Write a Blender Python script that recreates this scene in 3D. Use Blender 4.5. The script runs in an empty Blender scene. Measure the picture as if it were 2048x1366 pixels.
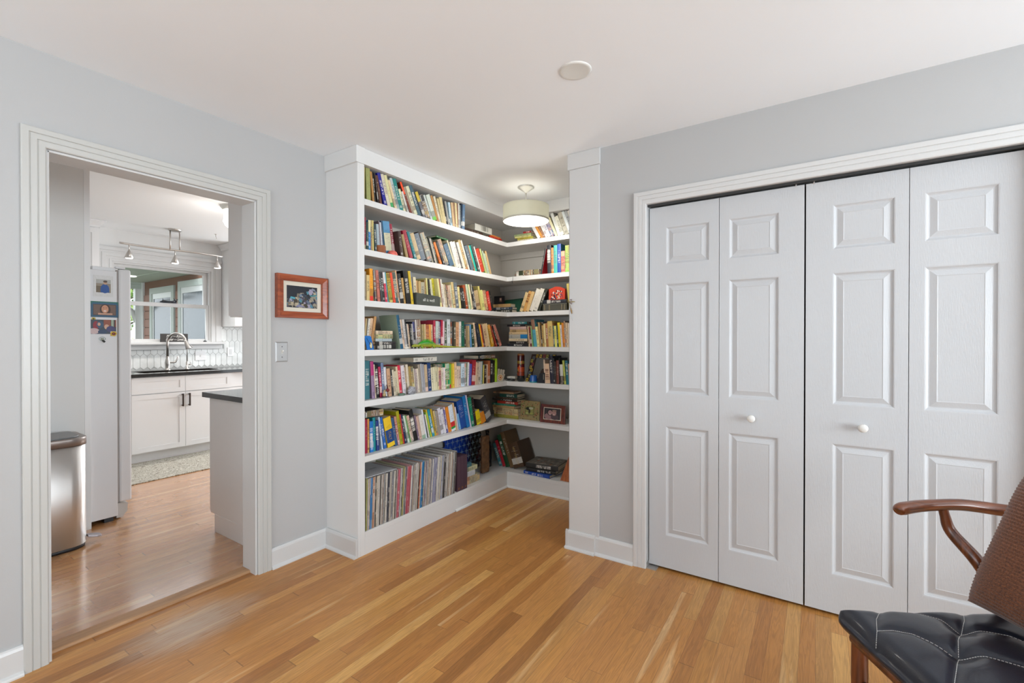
import bpy, bmesh, math, random, re
from mathutils import Vector, Matrix, noise
random.seed(7)
S = bpy.context.scene
COL = bpy.context.scene.collection
R = math.radians

# ------------------------------------------------------------------ camera
cam = bpy.data.cameras.new('camera'); camo = bpy.data.objects.new('camera', cam); COL.objects.link(camo)
cam.sensor_width = 36; cam.lens = 915.62*36/2048; cam.clip_start = .03; cam.clip_end = 200
camo.location = (0, 0, 1.2987)
camo.rotation_euler = (R(90-.324), 0, R(33.633))
S.camera = camo

# ------------------------------------------------------------------ view, world, big lights
vs = S.view_settings
S.display_settings.display_device = 'sRGB'
vs.view_transform = 'Standard'; vs.look = 'None'; vs.gamma = 1; vs.use_curve_mapping = False
vs.exposure = 0.11
S.cycles.max_bounces = 8; S.cycles.diffuse_bounces = 5; S.cycles.glossy_bounces = 4
S.cycles.transmission_bounces = 6; S.cycles.transparent_max_bounces = 12
S.cycles.caustics_reflective = False; S.cycles.caustics_refractive = False
S.cycles.sample_clamp_indirect = 6
W = bpy.data.worlds.new('world'); S.world = W; W.use_nodes = True
bg = W.node_tree.nodes['Background']; bg.inputs[0].default_value = (.86, .94, 1, 1); bg.inputs[1].default_value = 3.4

def area(name, loc, rot, sx, sy, power, col=(1, 1, 1)):
    l = bpy.data.lights.new(name, 'AREA'); l.shape = 'RECTANGLE'; l.size = sx; l.size_y = sy; l.energy = power; l.color = col
    o = bpy.data.objects.new(name, l); o.location = loc; o.rotation_euler = rot; COL.objects.link(o); return o
# daylight at unseen windows behind and beside the camera, lamps tilted up for the ceiling
area('daylight_back', (-1.0, -2.06, 1.35), (R(125), 0, 0), 2.4, 1.3, 20, (.83, .93, 1))
area('daylight_right', (3.46, .85, 1.35), (R(118), 0, R(90)), 2.5, 1.35, 172, (.83, .93, 1))
area('kitchen_fill_light', (-5.0, 4.62, 1.5), (R(90), 0, R(180)), 1.8, 1.5, 70, (.97, .98, 1))  # fill lamp for the kitchen, added behind an invented unseen window
def point(name, loc, power, rad, col=(1, .95, .88)):
    l = bpy.data.lights.new(name, 'POINT'); l.energy = power; l.shadow_soft_size = rad; l.color = col
    o = bpy.data.objects.new(name, l); o.location = loc; COL.objects.link(o); return o
sun = bpy.data.lights.new('sun', 'SUN'); sun.energy = 1.6; sun.angle = R(8); suno = bpy.data.objects.new('sun', sun)
suno.rotation_euler = (R(38), R(-22), 0); COL.objects.link(suno)

# ------------------------------------------------------------------ materials
def s2l(c): return c/12.92 if c <= .04045 else ((c+.055)/1.055)**2.4
def hx(h): return tuple(s2l(int(h[i:i+2], 16)/255) for i in (0, 2, 4))+(1,)
MATS = {}
def mat(name, color, rough=.5, metal=0, bump=0, bscale=200, var=0, vscale=3, spec=.5, coat=0, emit=None, estr=0, trans=0, alpha=1, stretch=(1, 1, 1)):
    if name in MATS: return MATS[name]
    m = bpy.data.materials.new(name); m.use_nodes = True; nt = m.node_tree; n = nt.nodes; b = n['Principled BSDF']
    c = hx(color) if isinstance(color, str) else tuple(color)+(1,)
    b.inputs['Base Color'].default_value = c; b.inputs['Roughness'].default_value = rough; b.inputs['Metallic'].default_value = metal
    b.inputs['Specular IOR Level'].default_value = spec
    b.inputs['Coat Weight'].default_value = coat; b.inputs['Coat Roughness'].default_value = .08
    b.inputs['Transmission Weight'].default_value = trans; b.inputs['Alpha'].default_value = alpha
    if emit: b.inputs['Emission Color'].default_value = hx(emit); b.inputs['Emission Strength'].default_value = estr
    tc = n.new('ShaderNodeTexCoord'); mp = n.new('ShaderNodeMapping'); nt.links.new(tc.outputs['Object'], mp.inputs[0])
    mp.inputs['Scale'].default_value = stretch
    if var:
        ns = n.new('ShaderNodeTexNoise'); ns.inputs['Scale'].default_value = vscale; ns.inputs['Detail'].default_value = 5
        nt.links.new(mp.outputs[0], ns.inputs[0])
        mr = n.new('ShaderNodeMapRange'); mr.inputs['From Min'].default_value = .25; mr.inputs['From Max'].default_value = .75
        mr.inputs['To Min'].default_value = 1-var; mr.inputs['To Max'].default_value = 1+var
        nt.links.new(ns.outputs[0], mr.inputs[0])
        mx = n.new('ShaderNodeMix'); mx.data_type = 'RGBA'; mx.blend_type = 'MULTIPLY'; mx.inputs[0].default_value = 1
        mx.inputs[6].default_value = c; nt.links.new(mr.outputs[0], mx.inputs[7]); nt.links.new(mx.outputs[2], b.inputs['Base Color'])
    if bump:
        nb = n.new('ShaderNodeTexNoise'); nb.inputs['Scale'].default_value = bscale; nb.inputs['Detail'].default_value = 3
        nt.links.new(mp.outputs[0], nb.inputs[0])
        bp = n.new('ShaderNodeBump'); bp.inputs['Strength'].default_value = bump; bp.inputs['Distance'].default_value = .002
        nt.links.new(nb.outputs[0], bp.inputs['Height']); nt.links.new(bp.outputs[0], b.inputs['Normal'])
    MATS[name] = m; return m

WALL = mat('wall_paint', (.44, .44, .44), .55, bump=.12, bscale=350, var=.012, vscale=2)
KWALL = mat('kitchen_wall_paint', (.68, .68, .67), .55, bump=.12, bscale=350)
CEIL = mat('ceiling_paint', (.87, .90, .93), .8, bump=.1, bscale=300, var=.01, vscale=1.5)
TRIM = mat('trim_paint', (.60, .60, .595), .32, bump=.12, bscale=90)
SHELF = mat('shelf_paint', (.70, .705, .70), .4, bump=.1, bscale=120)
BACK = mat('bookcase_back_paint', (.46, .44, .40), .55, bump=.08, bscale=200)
DOOR = mat('door_paint', (.51, .52, .535), .38, bump=.35, bscale=60, stretch=(6, 6, .6))
CAB = mat('cabinet_paint', (.76, .76, .76), .35)
DARK = mat('closet_dark', (.02, .02, .022), .8)
GRAN = mat('black_granite', (.010, .008, .007), .10, var=.5, vscale=220, spec=.5)
STEEL = mat('brushed_steel', (.86, .86, .85), .40, 1)
_b = STEEL.node_tree.nodes['Principled BSDF']; _b.inputs['Anisotropic'].default_value = .85; _b.inputs['Anisotropic Rotation'].default_value = .25
_t = STEEL.node_tree.nodes.new('ShaderNodeTangent'); _t.direction_type = 'RADIAL'; _t.axis = 'Z'; STEEL.node_tree.links.new(_t.outputs[0], _b.inputs['Tangent'])
NICK = mat('brushed_nickel', (.52, .49, .46), .3, 1)
BRONZE = mat('dark_bronze', (.05, .035, .03), .4, .7)
BLKP = mat('black_plastic', (.015, .015, .018), .45)
FRIDGE = mat('fridge_enamel', (.68, .68, .69), .4, bump=.25, bscale=500)
GLASS = mat('glass', (.02, .022, .02), .01, alpha=.10, spec=.8)
LEATHER = mat('black_leather', (.013, .015, .024), .30, bump=.15, bscale=420, spec=.4, coat=.18)
THREAD = mat('white_thread', (.62, .6, .58), .7)
SHADE = mat('linen_shade', (.55, .55, .46), .85, bump=.4, bscale=500, emit='dcdac0', estr=.10)
_n = SHADE.node_tree.nodes; _mx = _n.new('ShaderNodeMixShader'); _tl = _n.new('ShaderNodeBsdfTranslucent'); _tl.inputs[0].default_value = (.5, .5, .42, 1); _mx.inputs[0].default_value = .25
_l = SHADE.node_tree.links; _l.new(_n['Principled BSDF'].outputs[0], _mx.inputs[1]); _l.new(_tl.outputs[0], _mx.inputs[2]); _l.new(_mx.outputs[0], _n['Material Output'].inputs[0])
GLOW = mat('frosted_diffuser', (.8, .8, .78), .4, emit='fff8ec', estr=.55)
BULB = mat('lamp_glass', (.9, .9, .9), .3, emit='fffaf4', estr=3.0)
NICKW = mat('white_nickel', (.66, .66, .62), .3, .4)
PAGE = mat('book_pages', (.60, .52, .39), .85, bump=.5, bscale=600, var=.06, vscale=500, stretch=(1, 1, 1))

def wood(name, c1, c2, rough=.35, axis=2, coat=.3, sc=14):
    if name in MATS: return MATS[name]
    m = bpy.data.materials.new(name); m.use_nodes = True; nt = m.node_tree; n = nt.nodes; b = n['Principled BSDF']
    tc = n.new('ShaderNodeTexCoord'); mp = n.new('ShaderNodeMapping'); nt.links.new(tc.outputs['Object'], mp.inputs[0])
    s = [sc, sc, sc]; s[axis] = sc*.09; mp.inputs['Scale'].default_value = s
    ns = n.new('ShaderNodeTexNoise'); ns.inputs['Scale'].default_value = 3.5; ns.inputs['Detail'].default_value = 8; ns.inputs['Distortion'].default_value = .8
    nt.links.new(mp.outputs[0], ns.inputs[0])
    cr = n.new('ShaderNodeValToRGB'); cr.color_ramp.elements[0].position = .35; cr.color_ramp.elements[1].position = .68
    cr.color_ramp.elements[0].color = hx(c1); cr.color_ramp.elements[1].color = hx(c2)
    nt.links.new(ns.outputs[0], cr.inputs[0]); nt.links.new(cr.outputs[0], b.inputs['Base Color'])
    b.inputs['Roughness'].default_value = rough; b.inputs['Coat Weight'].default_value = coat; b.inputs['Coat Roughness'].default_value = .15
    MATS[name] = m; return m
WALNUT = wood('chair_wood', '4a2414', '844a2a', .3, 0)
WALNUTZ = wood('chair_wood_upright', '4a2414', '82482a', .3, 2)
CHERRY = wood('frame_wood', '7a3216', 'a5512a', .35, 1)

def floor_mat(name, tones, rough, coat=.0, patchy=()):
    m = bpy.data.materials.new(name); m.use_nodes = True; nt = m.node_tree; n = nt.nodes; L = nt.links; b = n['Principled BSDF']
    geo = n.new('ShaderNodeNewGeometry'); sp = n.new('ShaderNodeSeparateXYZ'); L.new(geo.outputs['Position'], sp.inputs[0])
    def M(op, a, bb=None, c=None):
        q = n.new('ShaderNodeMath'); q.operation = op
        for i, v in enumerate((a, bb, c)):
            if v is None: continue
            if isinstance(v, (int, float)): q.inputs[i].default_value = v
            else: L.new(v, q.inputs[i])
        return q.outputs[0]
    def WN(a, bb=None):
        w = n.new('ShaderNodeTexWhiteNoise'); w.noise_dimensions = '2D'; cb = n.new('ShaderNodeCombineXYZ')
        L.new(a, cb.inputs[0])
        if bb is not None: L.new(bb, cb.inputs[1])
        L.new(cb.outputs[0], w.inputs['Vector']); return w.outputs[0]
    PW = .0572
    xs = M('DIVIDE', sp.outputs[0], PW); row = M('FLOOR', xs); r1 = WN(row)
    ln = M('MULTIPLY_ADD', WN(M('ADD', row, 71.3)), .9, .75)
    ys = M('DIVIDE', M('MULTIPLY_ADD', r1, 9.7, sp.outputs[1]), ln); idx = M('FLOOR', ys); rnd = WN(row, idx)
    cr = n.new('ShaderNodeValToRGB'); el = cr.color_ramp.elements
    while len(el) < len(tones): el.new(.5)
    for i, t in enumerate(tones): el[i].position = i/(len(tones)-1); el[i].color = hx(t)
    L.new(rnd, cr.inputs[0])
    # grain
    cb = n.new('ShaderNodeCombineXYZ'); L.new(M('MULTIPLY', sp.outputs[0], 26), cb.inputs[0]); L.new(M('MULTIPLY', sp.outputs[1], 1.7), cb.inputs[1]); L.new(M('MULTIPLY', rnd, 37), cb.inputs[2])
    g = n.new('ShaderNodeTexNoise'); g.inputs['Scale'].default_value = 1.6; g.inputs['Detail'].default_value = 6; g.inputs['Distortion'].default_value = 1.1; L.new(cb.outputs[0], g.inputs[0])
    wv = M('SINE', M('MULTIPLY', g.outputs[0], 38))
    cb2 = n.new('ShaderNodeCombineXYZ'); L.new(M('MULTIPLY', sp.outputs[0], 420), cb2.inputs[0]); L.new(M('MULTIPLY', sp.outputs[1], 9), cb2.inputs[1])
    g2 = n.new('ShaderNodeTexNoise'); g2.inputs['Scale'].default_value = 1; g2.inputs['Detail'].default_value = 3; L.new(cb2.outputs[0], g2.inputs[0])
    gr = M('ADD', M('MULTIPLY_ADD', wv, .10, 1.0), M('MULTIPLY', M('SUBTRACT', g2.outputs[0], .5), .55))
    # sapwood streaks on some boards
    cb3 = n.new('ShaderNodeCombineXYZ'); L.new(M('MULTIPLY', sp.outputs[0], 15), cb3.inputs[0]); L.new(M('MULTIPLY', sp.outputs[1], .9), cb3.inputs[1]); L.new(M('MULTIPLY', rnd, 91), cb3.inputs[2])
    g3 = n.new('ShaderNodeTexNoise'); g3.inputs['Scale'].default_value = 1; g3.inputs['Detail'].default_value = 2; L.new(cb3.outputs[0], g3.inputs[0])
    sap = M('MULTIPLY', M('MINIMUM', M('MAXIMUM', M('MULTIPLY', M('SUBTRACT', g3.outputs[0], .635), 14), 0), 1), .6)
    mx0 = n.new('ShaderNodeMix'); mx0.data_type = 'RGBA'; L.new(sap, mx0.inputs[0]); L.new(cr.outputs[0], mx0.inputs[6]); mx0.inputs[7].default_value = hx('d9b483')
    mx = n.new('ShaderNodeMix'); mx.data_type = 'RGBA'; mx.blend_type = 'MULTIPLY'; mx.inputs[0].default_value = 1
    L.new(mx0.outputs[2], mx.inputs[6]); L.new(gr, mx.inputs[7])
    # gaps
    fx = M('ABSOLUTE', M('SUBTRACT', M('FRACT', xs), .5)); fy = M('ABSOLUTE', M('SUBTRACT', M('FRACT', ys), .5))
    gx = M('GREATER_THAN', fx, .488); gy = M('GREATER_THAN', fy, .4985); gap = M('MAXIMUM', gx, gy)
    mg = n.new('ShaderNodeMix'); mg.data_type = 'RGBA'; L.new(M('MULTIPLY', gap, .5), mg.inputs[0]); L.new(mx.outputs[2], mg.inputs[6]); mg.inputs[7].default_value = hx('5a3a20')
    out = mg.outputs[2]
    for (wx, wy, sx, sy, amt, wc) in patchy:       # pale tint near the threshold, patch of grey wear beyond
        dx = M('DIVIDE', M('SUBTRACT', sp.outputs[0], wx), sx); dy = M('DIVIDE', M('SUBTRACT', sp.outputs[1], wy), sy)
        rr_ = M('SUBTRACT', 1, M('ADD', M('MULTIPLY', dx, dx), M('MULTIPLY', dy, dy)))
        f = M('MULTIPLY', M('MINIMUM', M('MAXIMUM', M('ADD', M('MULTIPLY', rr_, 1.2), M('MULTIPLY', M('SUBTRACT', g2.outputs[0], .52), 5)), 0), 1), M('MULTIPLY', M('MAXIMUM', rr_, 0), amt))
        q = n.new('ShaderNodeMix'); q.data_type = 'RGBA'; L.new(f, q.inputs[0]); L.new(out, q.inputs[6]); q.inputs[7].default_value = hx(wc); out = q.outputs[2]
    L.new(out, b.inputs['Base Color'])
    # worn gloss
    gw = n.new('ShaderNodeTexNoise'); gw.inputs['Scale'].default_value = 2.2; gw.inputs['Detail'].default_value = 6; L.new(geo.outputs['Position'], gw.inputs[0])
    L.new(M('MULTIPLY_ADD', gw.outputs[0], .22, rough-.11), b.inputs['Roughness'])
    b.inputs['Specular IOR Level'].default_value = .5; b.inputs['Coat Weight'].default_value = coat; b.inputs['Coat Roughness'].default_value = .17; b.inputs['Coat IOR'].default_value = 1.75
    bm_ = n.new('ShaderNodeBump'); bm_.inputs['Strength'].default_value = .25; bm_.inputs['Distance'].default_value = .001
    L.new(M('SUBTRACT', g2.outputs[0], M('MULTIPLY', gap, 2.0)), bm_.inputs['Height']); L.new(bm_.outputs[0], b.inputs['Normal'])
    return m
OAK = floor_mat('oak_floor', ['8c5a2c', 'b27b41', 'a66f3a', 'bd8748', 'ae763c', 'b88044', 'c89858', '9c6634', 'b47c42', 'ba844a', 'b07a40', 'bc8848'], .33, patchy=((-2.35, .93, .22, .36, .75, 'b8a898'), (-1.42, .80, .16, .30, .6, '9a8470')))
OAKK = floor_mat('kitchen_oak_floor', ['a87248', 'bc8656', 'b07c4e', 'c4905e', 'b68250', 'be8a5a'], .26, 1.0)

def colmat(name, rough=.5, coat=0, bump=.1):
    m = bpy.data.materials.new(name); m.use_nodes = True; nt = m.node_tree; n = nt.nodes; b = n['Principled BSDF']
    a = n.new('ShaderNodeAttribute'); a.attribute_name = 'Col'; tc = n.new('ShaderNodeTexCoord')
    ns = n.new('ShaderNodeTexNoise'); ns.inputs['Scale'].default_value = 130; nt.links.new(tc.outputs['Object'], ns.inputs[0])
    mr = n.new('ShaderNodeMapRange'); mr.inputs['To Min'].default_value = .86; mr.inputs['To Max'].default_value = 1.12; nt.links.new(ns.outputs[0], mr.inputs[0])
    mx = n.new('ShaderNodeMix'); mx.data_type = 'RGBA'; mx.blend_type = 'MULTIPLY'; mx.inputs[0].default_value = 1
    nt.links.new(a.outputs['Color'], mx.inputs[6]); nt.links.new(mr.outputs[0], mx.inputs[7]); nt.links.new(mx.outputs[2], b.inputs['Base Color'])
    b.inputs['Roughness'].default_value = rough; b.inputs['Coat Weight'].default_value = coat
    MATS[name] = m; return m
BOOK = colmat('book_cover', .5); PRINT = colmat('printed_card', .45); GLAZE = colmat('glazed_paint', .25, .3)

# ------------------------------------------------------------------ mesh builder
class MB:
    def __init__(s, cb=None): s.v = []; s.f = []; s.mi = []; s.c = []; s.m = 0; s.col = None; s.X = None; s.sm = []; s.smooth = False
    def V(s, p):
        if s.X is not None: p = s.X @ Vector(p)
        s.v.append(tuple(p)); return len(s.v)-1
    def F(s, ids, col=None): s.f.append(tuple(ids)); s.mi.append(s.m); s.c.append(col or s.col); s.sm.append(s.smooth)
    def box(s, x0, x1, y0, y1, z0, z1, col=None, top=None):
        i = [s.V((x, y, z)) for z in (z0, z1) for y in (y0, y1) for x in (x0, x1)]
        for k, q in enumerate(((0, 2, 3, 1), (4, 5, 7, 6), (0, 1, 5, 4), (2, 6, 7, 3), (0, 4, 6, 2), (1, 3, 7, 5))):
            s.F([i[j] for j in q], top if (k == 1 and top) else col)
        return s
    def tube(s, pts, rad, seg=8, col=None, cap=True, sq=1.0):
        pts = [Vector(p) for p in pts]; n = len(pts)
        if not hasattr(rad, '__len__'): rad = [rad]*n
        t0 = (pts[1]-pts[0]).normalized(); up = Vector((0, 0, 1)) if abs(t0.z) < .9 else Vector((1, 0, 0))
        a = t0.cross(up).normalized(); rings = []; sm = s.smooth; s.smooth = True
        for i, p in enumerate(pts):
            t = (pts[min(i+1, n-1)]-pts[max(i-1, 0)]).normalized(); a = (a-t*a.dot(t)).normalized(); b = t.cross(a)
            rings.append([s.V(p+(a*math.cos(2*math.pi*k/seg)+b*math.sin(2*math.pi*k/seg)*sq)*rad[i]) for k in range(seg)])
        for i in range(n-1):
            for k in range(seg): s.F((rings[i][k], rings[i][(k+1) % seg], rings[i+1][(k+1) % seg], rings[i+1][k]), col)
        s.smooth = sm
        if cap: s.F(rings[0][::-1], col); s.F(rings[-1], col)
        return s
    def lathe(s, prof, c=(0, 0, 0), seg=24, col=None, cols=None, sx=1, sy=1):
        rings = []; sm = s.smooth; s.smooth = True
        for r, z in prof:
            rings.append([s.V((c[0]+max(r, 1e-5)*sx*math.cos(2*math.pi*k/seg), c[1]+max(r, 1e-5)*sy*math.sin(2*math.pi*k/seg), c[2]+z)) for k in range(seg)])
        for i in range(len(prof)-1):
            for k in range(seg): s.F((rings[i][k], rings[i][(k+1) % seg], rings[i+1][(k+1) % seg], rings[i+1][k]), cols[i] if cols else col)
        s.smooth = sm; return s
    def poly(s, pts, d, col=None, fn=None):
        # pts: 2-D outline, extruded from depth 0 to d; fn(u, v, w) -> point
        fn = fn or (lambda u, v, w: (u, v, w)); n = len(pts)
        a = [s.V(fn(u, v, 0)) for u, v in pts]; b = [s.V(fn(u, v, d)) for u, v in pts]
        s.F(a[::-1], col); s.F(b, col)
        for i in range(n): s.F((a[i], a[(i+1) % n], b[(i+1) % n], b[i]), col)
        return s
    def sweep(s, corners, prof, fn, closed=False, col=None):
        # corners: (u, v, du, dv) with outward mitre; prof: (w, p)
        rings = [[s.V(fn(u+du*w, v+dv*w, p)) for w, p in prof] for u, v, du, dv in corners]; n = len(rings); k = len(prof)
        for i in range(n if closed else n-1):
            A = rings[i]; B = rings[(i+1) % n]
            for j in range(k-1): s.F((A[j], A[j+1], B[j+1], B[j]), col)
            s.F((A[k-1], A[0], B[0], B[k-1]), col)
        if not closed: s.F(rings[0], col); s.F(rings[-1][::-1], col)
        return s
    def build(s, name, mats, parent=None, bevel=0, sub=0, fix=True):
        me = bpy.data.meshes.new(name); me.from_pydata(s.v, [], s.f)
        if not isinstance(mats, (list, tuple)): mats = [mats]
        for m in mats: me.materials.append(m)
        me.polygons.foreach_set('material_index', s.mi); me.polygons.foreach_set('use_smooth', s.sm)
        if any(c is not None for c in s.c):
            at = me.color_attributes.new('Col', 'FLOAT_COLOR', 'CORNER'); buf = []
            for f, c in zip(s.f, s.c):
                c = c or (.5, .5, .5, 1); buf += list(c)*len(f)
            at.data.foreach_set('color', buf)
        if fix:
            bm = bmesh.new(); bm.from_mesh(me); bmesh.ops.recalc_face_normals(bm, faces=bm.faces); bm.to_mesh(me); bm.free()
        me.update()
        o = bpy.data.objects.new(name, me); COL.objects.link(o)
        if parent is not None: o.parent = parent
        if bevel:
            b = o.modifiers.new('bevel', 'BEVEL'); b.width = bevel; b.segments = 2; b.limit_method = 'ANGLE'; b.angle_limit = R(40)
        if sub: q = o.modifiers.new('sub', 'SUBSURF'); q.levels = sub; q.render_levels = sub
        return o
def spl(P, n=6):
    P = [Vector(p) for p in P]; out = []
    for i in range(len(P)-1):
        a, b, c, d = P[max(i-1, 0)], P[i], P[i+1], P[min(i+2, len(P)-1)]
        for k in range(n):
            t = k/n; out.append(.5*((2*b)+(c-a)*t+(2*a-5*b+4*c-d)*t*t+(3*b-a-3*c+d)*t**3))
    return out+[P[-1]]
def spr(r, n=6): return [r[i]+(r[i+1]-r[i])*k/n for i in range(len(r)-1) for k in range(n)]+[r[-1]]
def tag(o, label, cat, group=None):
    o['label'] = label; o['category'] = cat
    if group: o['group'] = group
    return o
def thing(name, label, cat, group=None, loc=(0, 0, 0), rz=0):
    o = bpy.data.objects.new(name, None); o.empty_display_size = .05; COL.objects.link(o); o.location = loc; o.rotation_euler = (0, 0, rz)
    return tag(o, label, cat, group)
def struct(o): o['kind'] = 'structure'; return o
def text(body, size, mat_, parent, name, M, ext=.0006, shear=0, align='CENTER', sx=1):
    cu = bpy.data.curves.new('t', 'FONT'); cu.body = body; cu.size = size; cu.extrude = ext; cu.align_x = align; cu.align_y = 'CENTER'; cu.shear = shear
    cu.space_line = .9
    to = bpy.data.objects.new('t', cu); COL.objects.link(to); bpy.context.view_layer.update()
    me = bpy.data.meshes.new_from_object(to.evaluated_get(bpy.context.evaluated_depsgraph_get()))
    bpy.data.objects.remove(to); me.materials.clear(); me.materials.append(mat_); me.transform(Matrix.Diagonal((sx, 1, 1, 1))); me.transform(M)
    o = bpy.data.objects.new(name, me); COL.objects.link(o); o.parent = parent; return o
# text planes: local x -> u, local y -> up, local z -> outwards
def basis(o, x, y, z):
    return Matrix(((x[0], y[0], z[0], o[0]), (x[1], y[1], z[1], o[1]), (x[2], y[2], z[2], o[2]), (0, 0, 0, 1)))

# ------------------------------------------------------------------ room shell
XL, YB, H = -2.563, 2.577, 2.44
KX, KC, KF = -6.40, 2.50, .012            # kitchen window wall, ceiling, floor
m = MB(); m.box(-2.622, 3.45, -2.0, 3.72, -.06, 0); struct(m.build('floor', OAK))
m = MB(); m.box(-6.55, -2.624, .25, 4.5, -.06, KF); struct(m.build('floor_kitchen', OAKK))
m = MB(); m.box(-2.7, 3.5, -2.1, 3.8, H, H+.08); struct(m.build('ceiling', CEIL))
m = MB(); m.box(-6.55, -2.695, .15, 4.6, KC, KC+.06); struct(m.build('ceiling_kitchen', mat('kitchen_ceiling_paint', (.82, .83, .83), .8)))
# left wall with the kitchen opening
oy0, oy1, oz = .499, 1.311, 2.051
m = MB(); m.box(-2.695, XL, -2.0, oy0, 0, H); m.box(-2.695, XL, oy1, 3.72, 0, H); m.box(-2.695, XL, oy0, oy1, oz, H)
m.box(-2.695, -2.62, .15, 4.6, H, KC)
struct(m.build('wall_left', WALL))
# closet wall
cx0, cx1, cz = -.800, .716, 2.056
m = MB(); m.box(-1.279, cx0, YB, 2.70, 0, H); m.box(cx1, 3.4, YB, 2.70, 0, H); m.box(cx0, cx1, YB, 2.70, cz, H)
struct(m.build('wall_right', WALL))
m = MB(); m.box(-1.24, -1.20, 2.70, 3.72, 0, H); struct(m.build('wall_nook', WALL))
m = MB(); m.box(-2.695, 1.2, 3.66, 3.74, 0, H); struct(m.build('wall_nook_back', WALL))
m = MB(); m.box(-1.19, 1.0, 3.3, 3.34, 0, H); m.box(-1.19, -1.15, 2.70, 3.3, 0, H); m.box(.96, 1.0, 2.70, 3.3, 0, H); struct(m.build('wall_closet', DARK))
# walls behind the camera, each with a window
m = MB(); m.box(-2.7, -2.25, -2.12, -2.0, 0, H); m.box(.25, 3.5, -2.12, -2.0, 0, H); m.box(-2.25, .25, -2.12, -2.0, 0, .65); m.box(-2.25, .25, -2.12, -2.0, 2.25, H)
struct(m.build('wall_back', WALL))
m = MB(); m.box(3.4, 3.52, -2.0, -.45, 0, H); m.box(3.4, 3.52, 2.15, 2.7, 0, H); m.box(3.4, 3.52, -.45, 2.15, 0, .65); m.box(3.4, 3.52, -.45, 2.15, 2.25, H)
struct(m.build('wall_window_side', WALL))
def simple_window(name, fn, w, h):
    t = struct(bpy.data.objects.new(name, None)); COL.objects.link(t)
    m = MB(); m.sweep([(-w/2, -h/2, -1, -1), (-w/2, h/2, -1, 1), (w/2, h/2, 1, 1), (w/2, -h/2, 1, -1)], [(-.05, 0), (-.05, .05), (.06, .05), (.06, 0)], fn, True)
    m.poly([(-w/2, -.025), (w/2, -.025), (w/2, .025), (-w/2, .025)], .045, fn=fn)
    for u in (-w/6, w/6): m.poly([(u-.02, -h/2), (u+.02, -h/2), (u+.02, h/2), (u-.02, h/2)], .04, fn=fn)
    m.build('window_frame', TRIM, t)
simple_window('window_2', lambda u, v, p: (-1.0+u, -2.04+p, 1.45+v), 2.5, 1.6)
simple_window('window_3', lambda u, v, p: (3.44-p, .85+u, 1.45+v), 2.6, 1.6)

PROF = [(0, 0), (0, .011), (.004, .014), (.022, .0145), (.0235, .0125), (.0255, .0125), (.027, .016), (.045, .016), (.0465, .014), (.0485, .014), (.050, .018), (.068, .018), (.072, .016), (.072, 0)]
fL = lambda u, v, p: (XL+p, u, v)
fB = lambda u, v, p: (u, YB-p, v)
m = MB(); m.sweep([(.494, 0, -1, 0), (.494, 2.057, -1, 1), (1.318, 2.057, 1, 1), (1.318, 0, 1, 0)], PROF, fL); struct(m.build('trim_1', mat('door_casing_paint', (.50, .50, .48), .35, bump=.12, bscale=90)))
m = MB(); m.sweep([(cx0, 0, -1, 0), (cx0, cz, -1, 1), (cx1, cz, 1, 1), (cx1, 0, 1, 0)], PROF, fB); struct(m.build('trim_2', TRIM))
# jamb lining of the kitchen opening, and kitchen side casing edge
m = MB(); m.box(-2.697, XL+.002, oy0-.004, oy0+.004, 0, oz); m.box(-2.697, XL+.002, oy1-.004, oy1+.004, 0, oz); m.box(-2.697, XL+.002, oy0, oy1, oz-.004, oz+.004)
struct(m.build('trim_3', TRIM))
m = MB(); m.box(-2.70, -2.696, 1.318, 1.40, .012, 2.13); m.box(-2.70, -2.696, .42, .494, .012, 2.13); struct(m.build('trim_4', TRIM))
# threshold: last kitchen board with a rounded nosing
m = MB(); z = .015
prof = [(-2.695, .0), (-2.695, .0128), (-2.628, .0132), (-2.622, .0122), (-2.618, .009), (-2.617, .004), (-2.617, 0)]
a = [m.V((x, .503, zz)) for x, zz in prof]; b = [m.V((x, 1.307, zz)) for x, zz in prof]
for i in range(len(prof)): j = (i+1) % len(prof); m.F((a[i], a[j], b[j], b[i]))
m.F(a); m.F(b[::-1]); struct(m.build('trim_5', wood('threshold_wood', '9c7450', 'b48c66', .45, 1, 0, 10)))
# baseboards with shoe moulding
def base(name, p0, p1, n, h=.115, t=.015, ends=(0, 0)):
    p0 = Vector((*p0, 0)); p1 = Vector((*p1, 0)); n = Vector((*n, 0)); d = (p1-p0).normalized()
    pr = [(0, 0), (t+.013, 0), (t+.013, .006), (t+.010, .012), (t+.003, .016), (t, .018), (t, h-.016), (t-.003, h-.006), (t-.008, h), (0, h)]
    m = MB(); A = [m.V(p0+n*w+Vector((0, 0, z))) for w, z in pr]; B = [m.V(p1+n*w+Vector((0, 0, z))) for w, z in pr]
    for i in range(len(pr)): j = (i+1) % len(pr); m.F((A[i], A[j], B[j], B[i]))
    m.F(A); m.F(B[::-1]); return struct(m.build(name, TRIM))
base('baseboard_left', (XL, 1.39), (XL, 1.747), (1, 0))
base('baseboard_front', (XL, -2.0), (XL, .422), (1, 0))
base('baseboard_right', (-1.104, YB), (-.872, YB), (0, -1))
base('baseboard_far', (.79, YB), (3.4, YB), (0, -1))
base('baseboard_pilaster', (-1.298, YB-.012), (-1.104, YB-.012), (0, -1), ends=(1, 0))
base('baseboard_nook', (-1.279, 2.70), (-1.279, YB-.028), (-1, 0))
base('baseboard_bookcase', (XL+.013, 1.745), (-2.257, 1.745), (0, -1))
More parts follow.
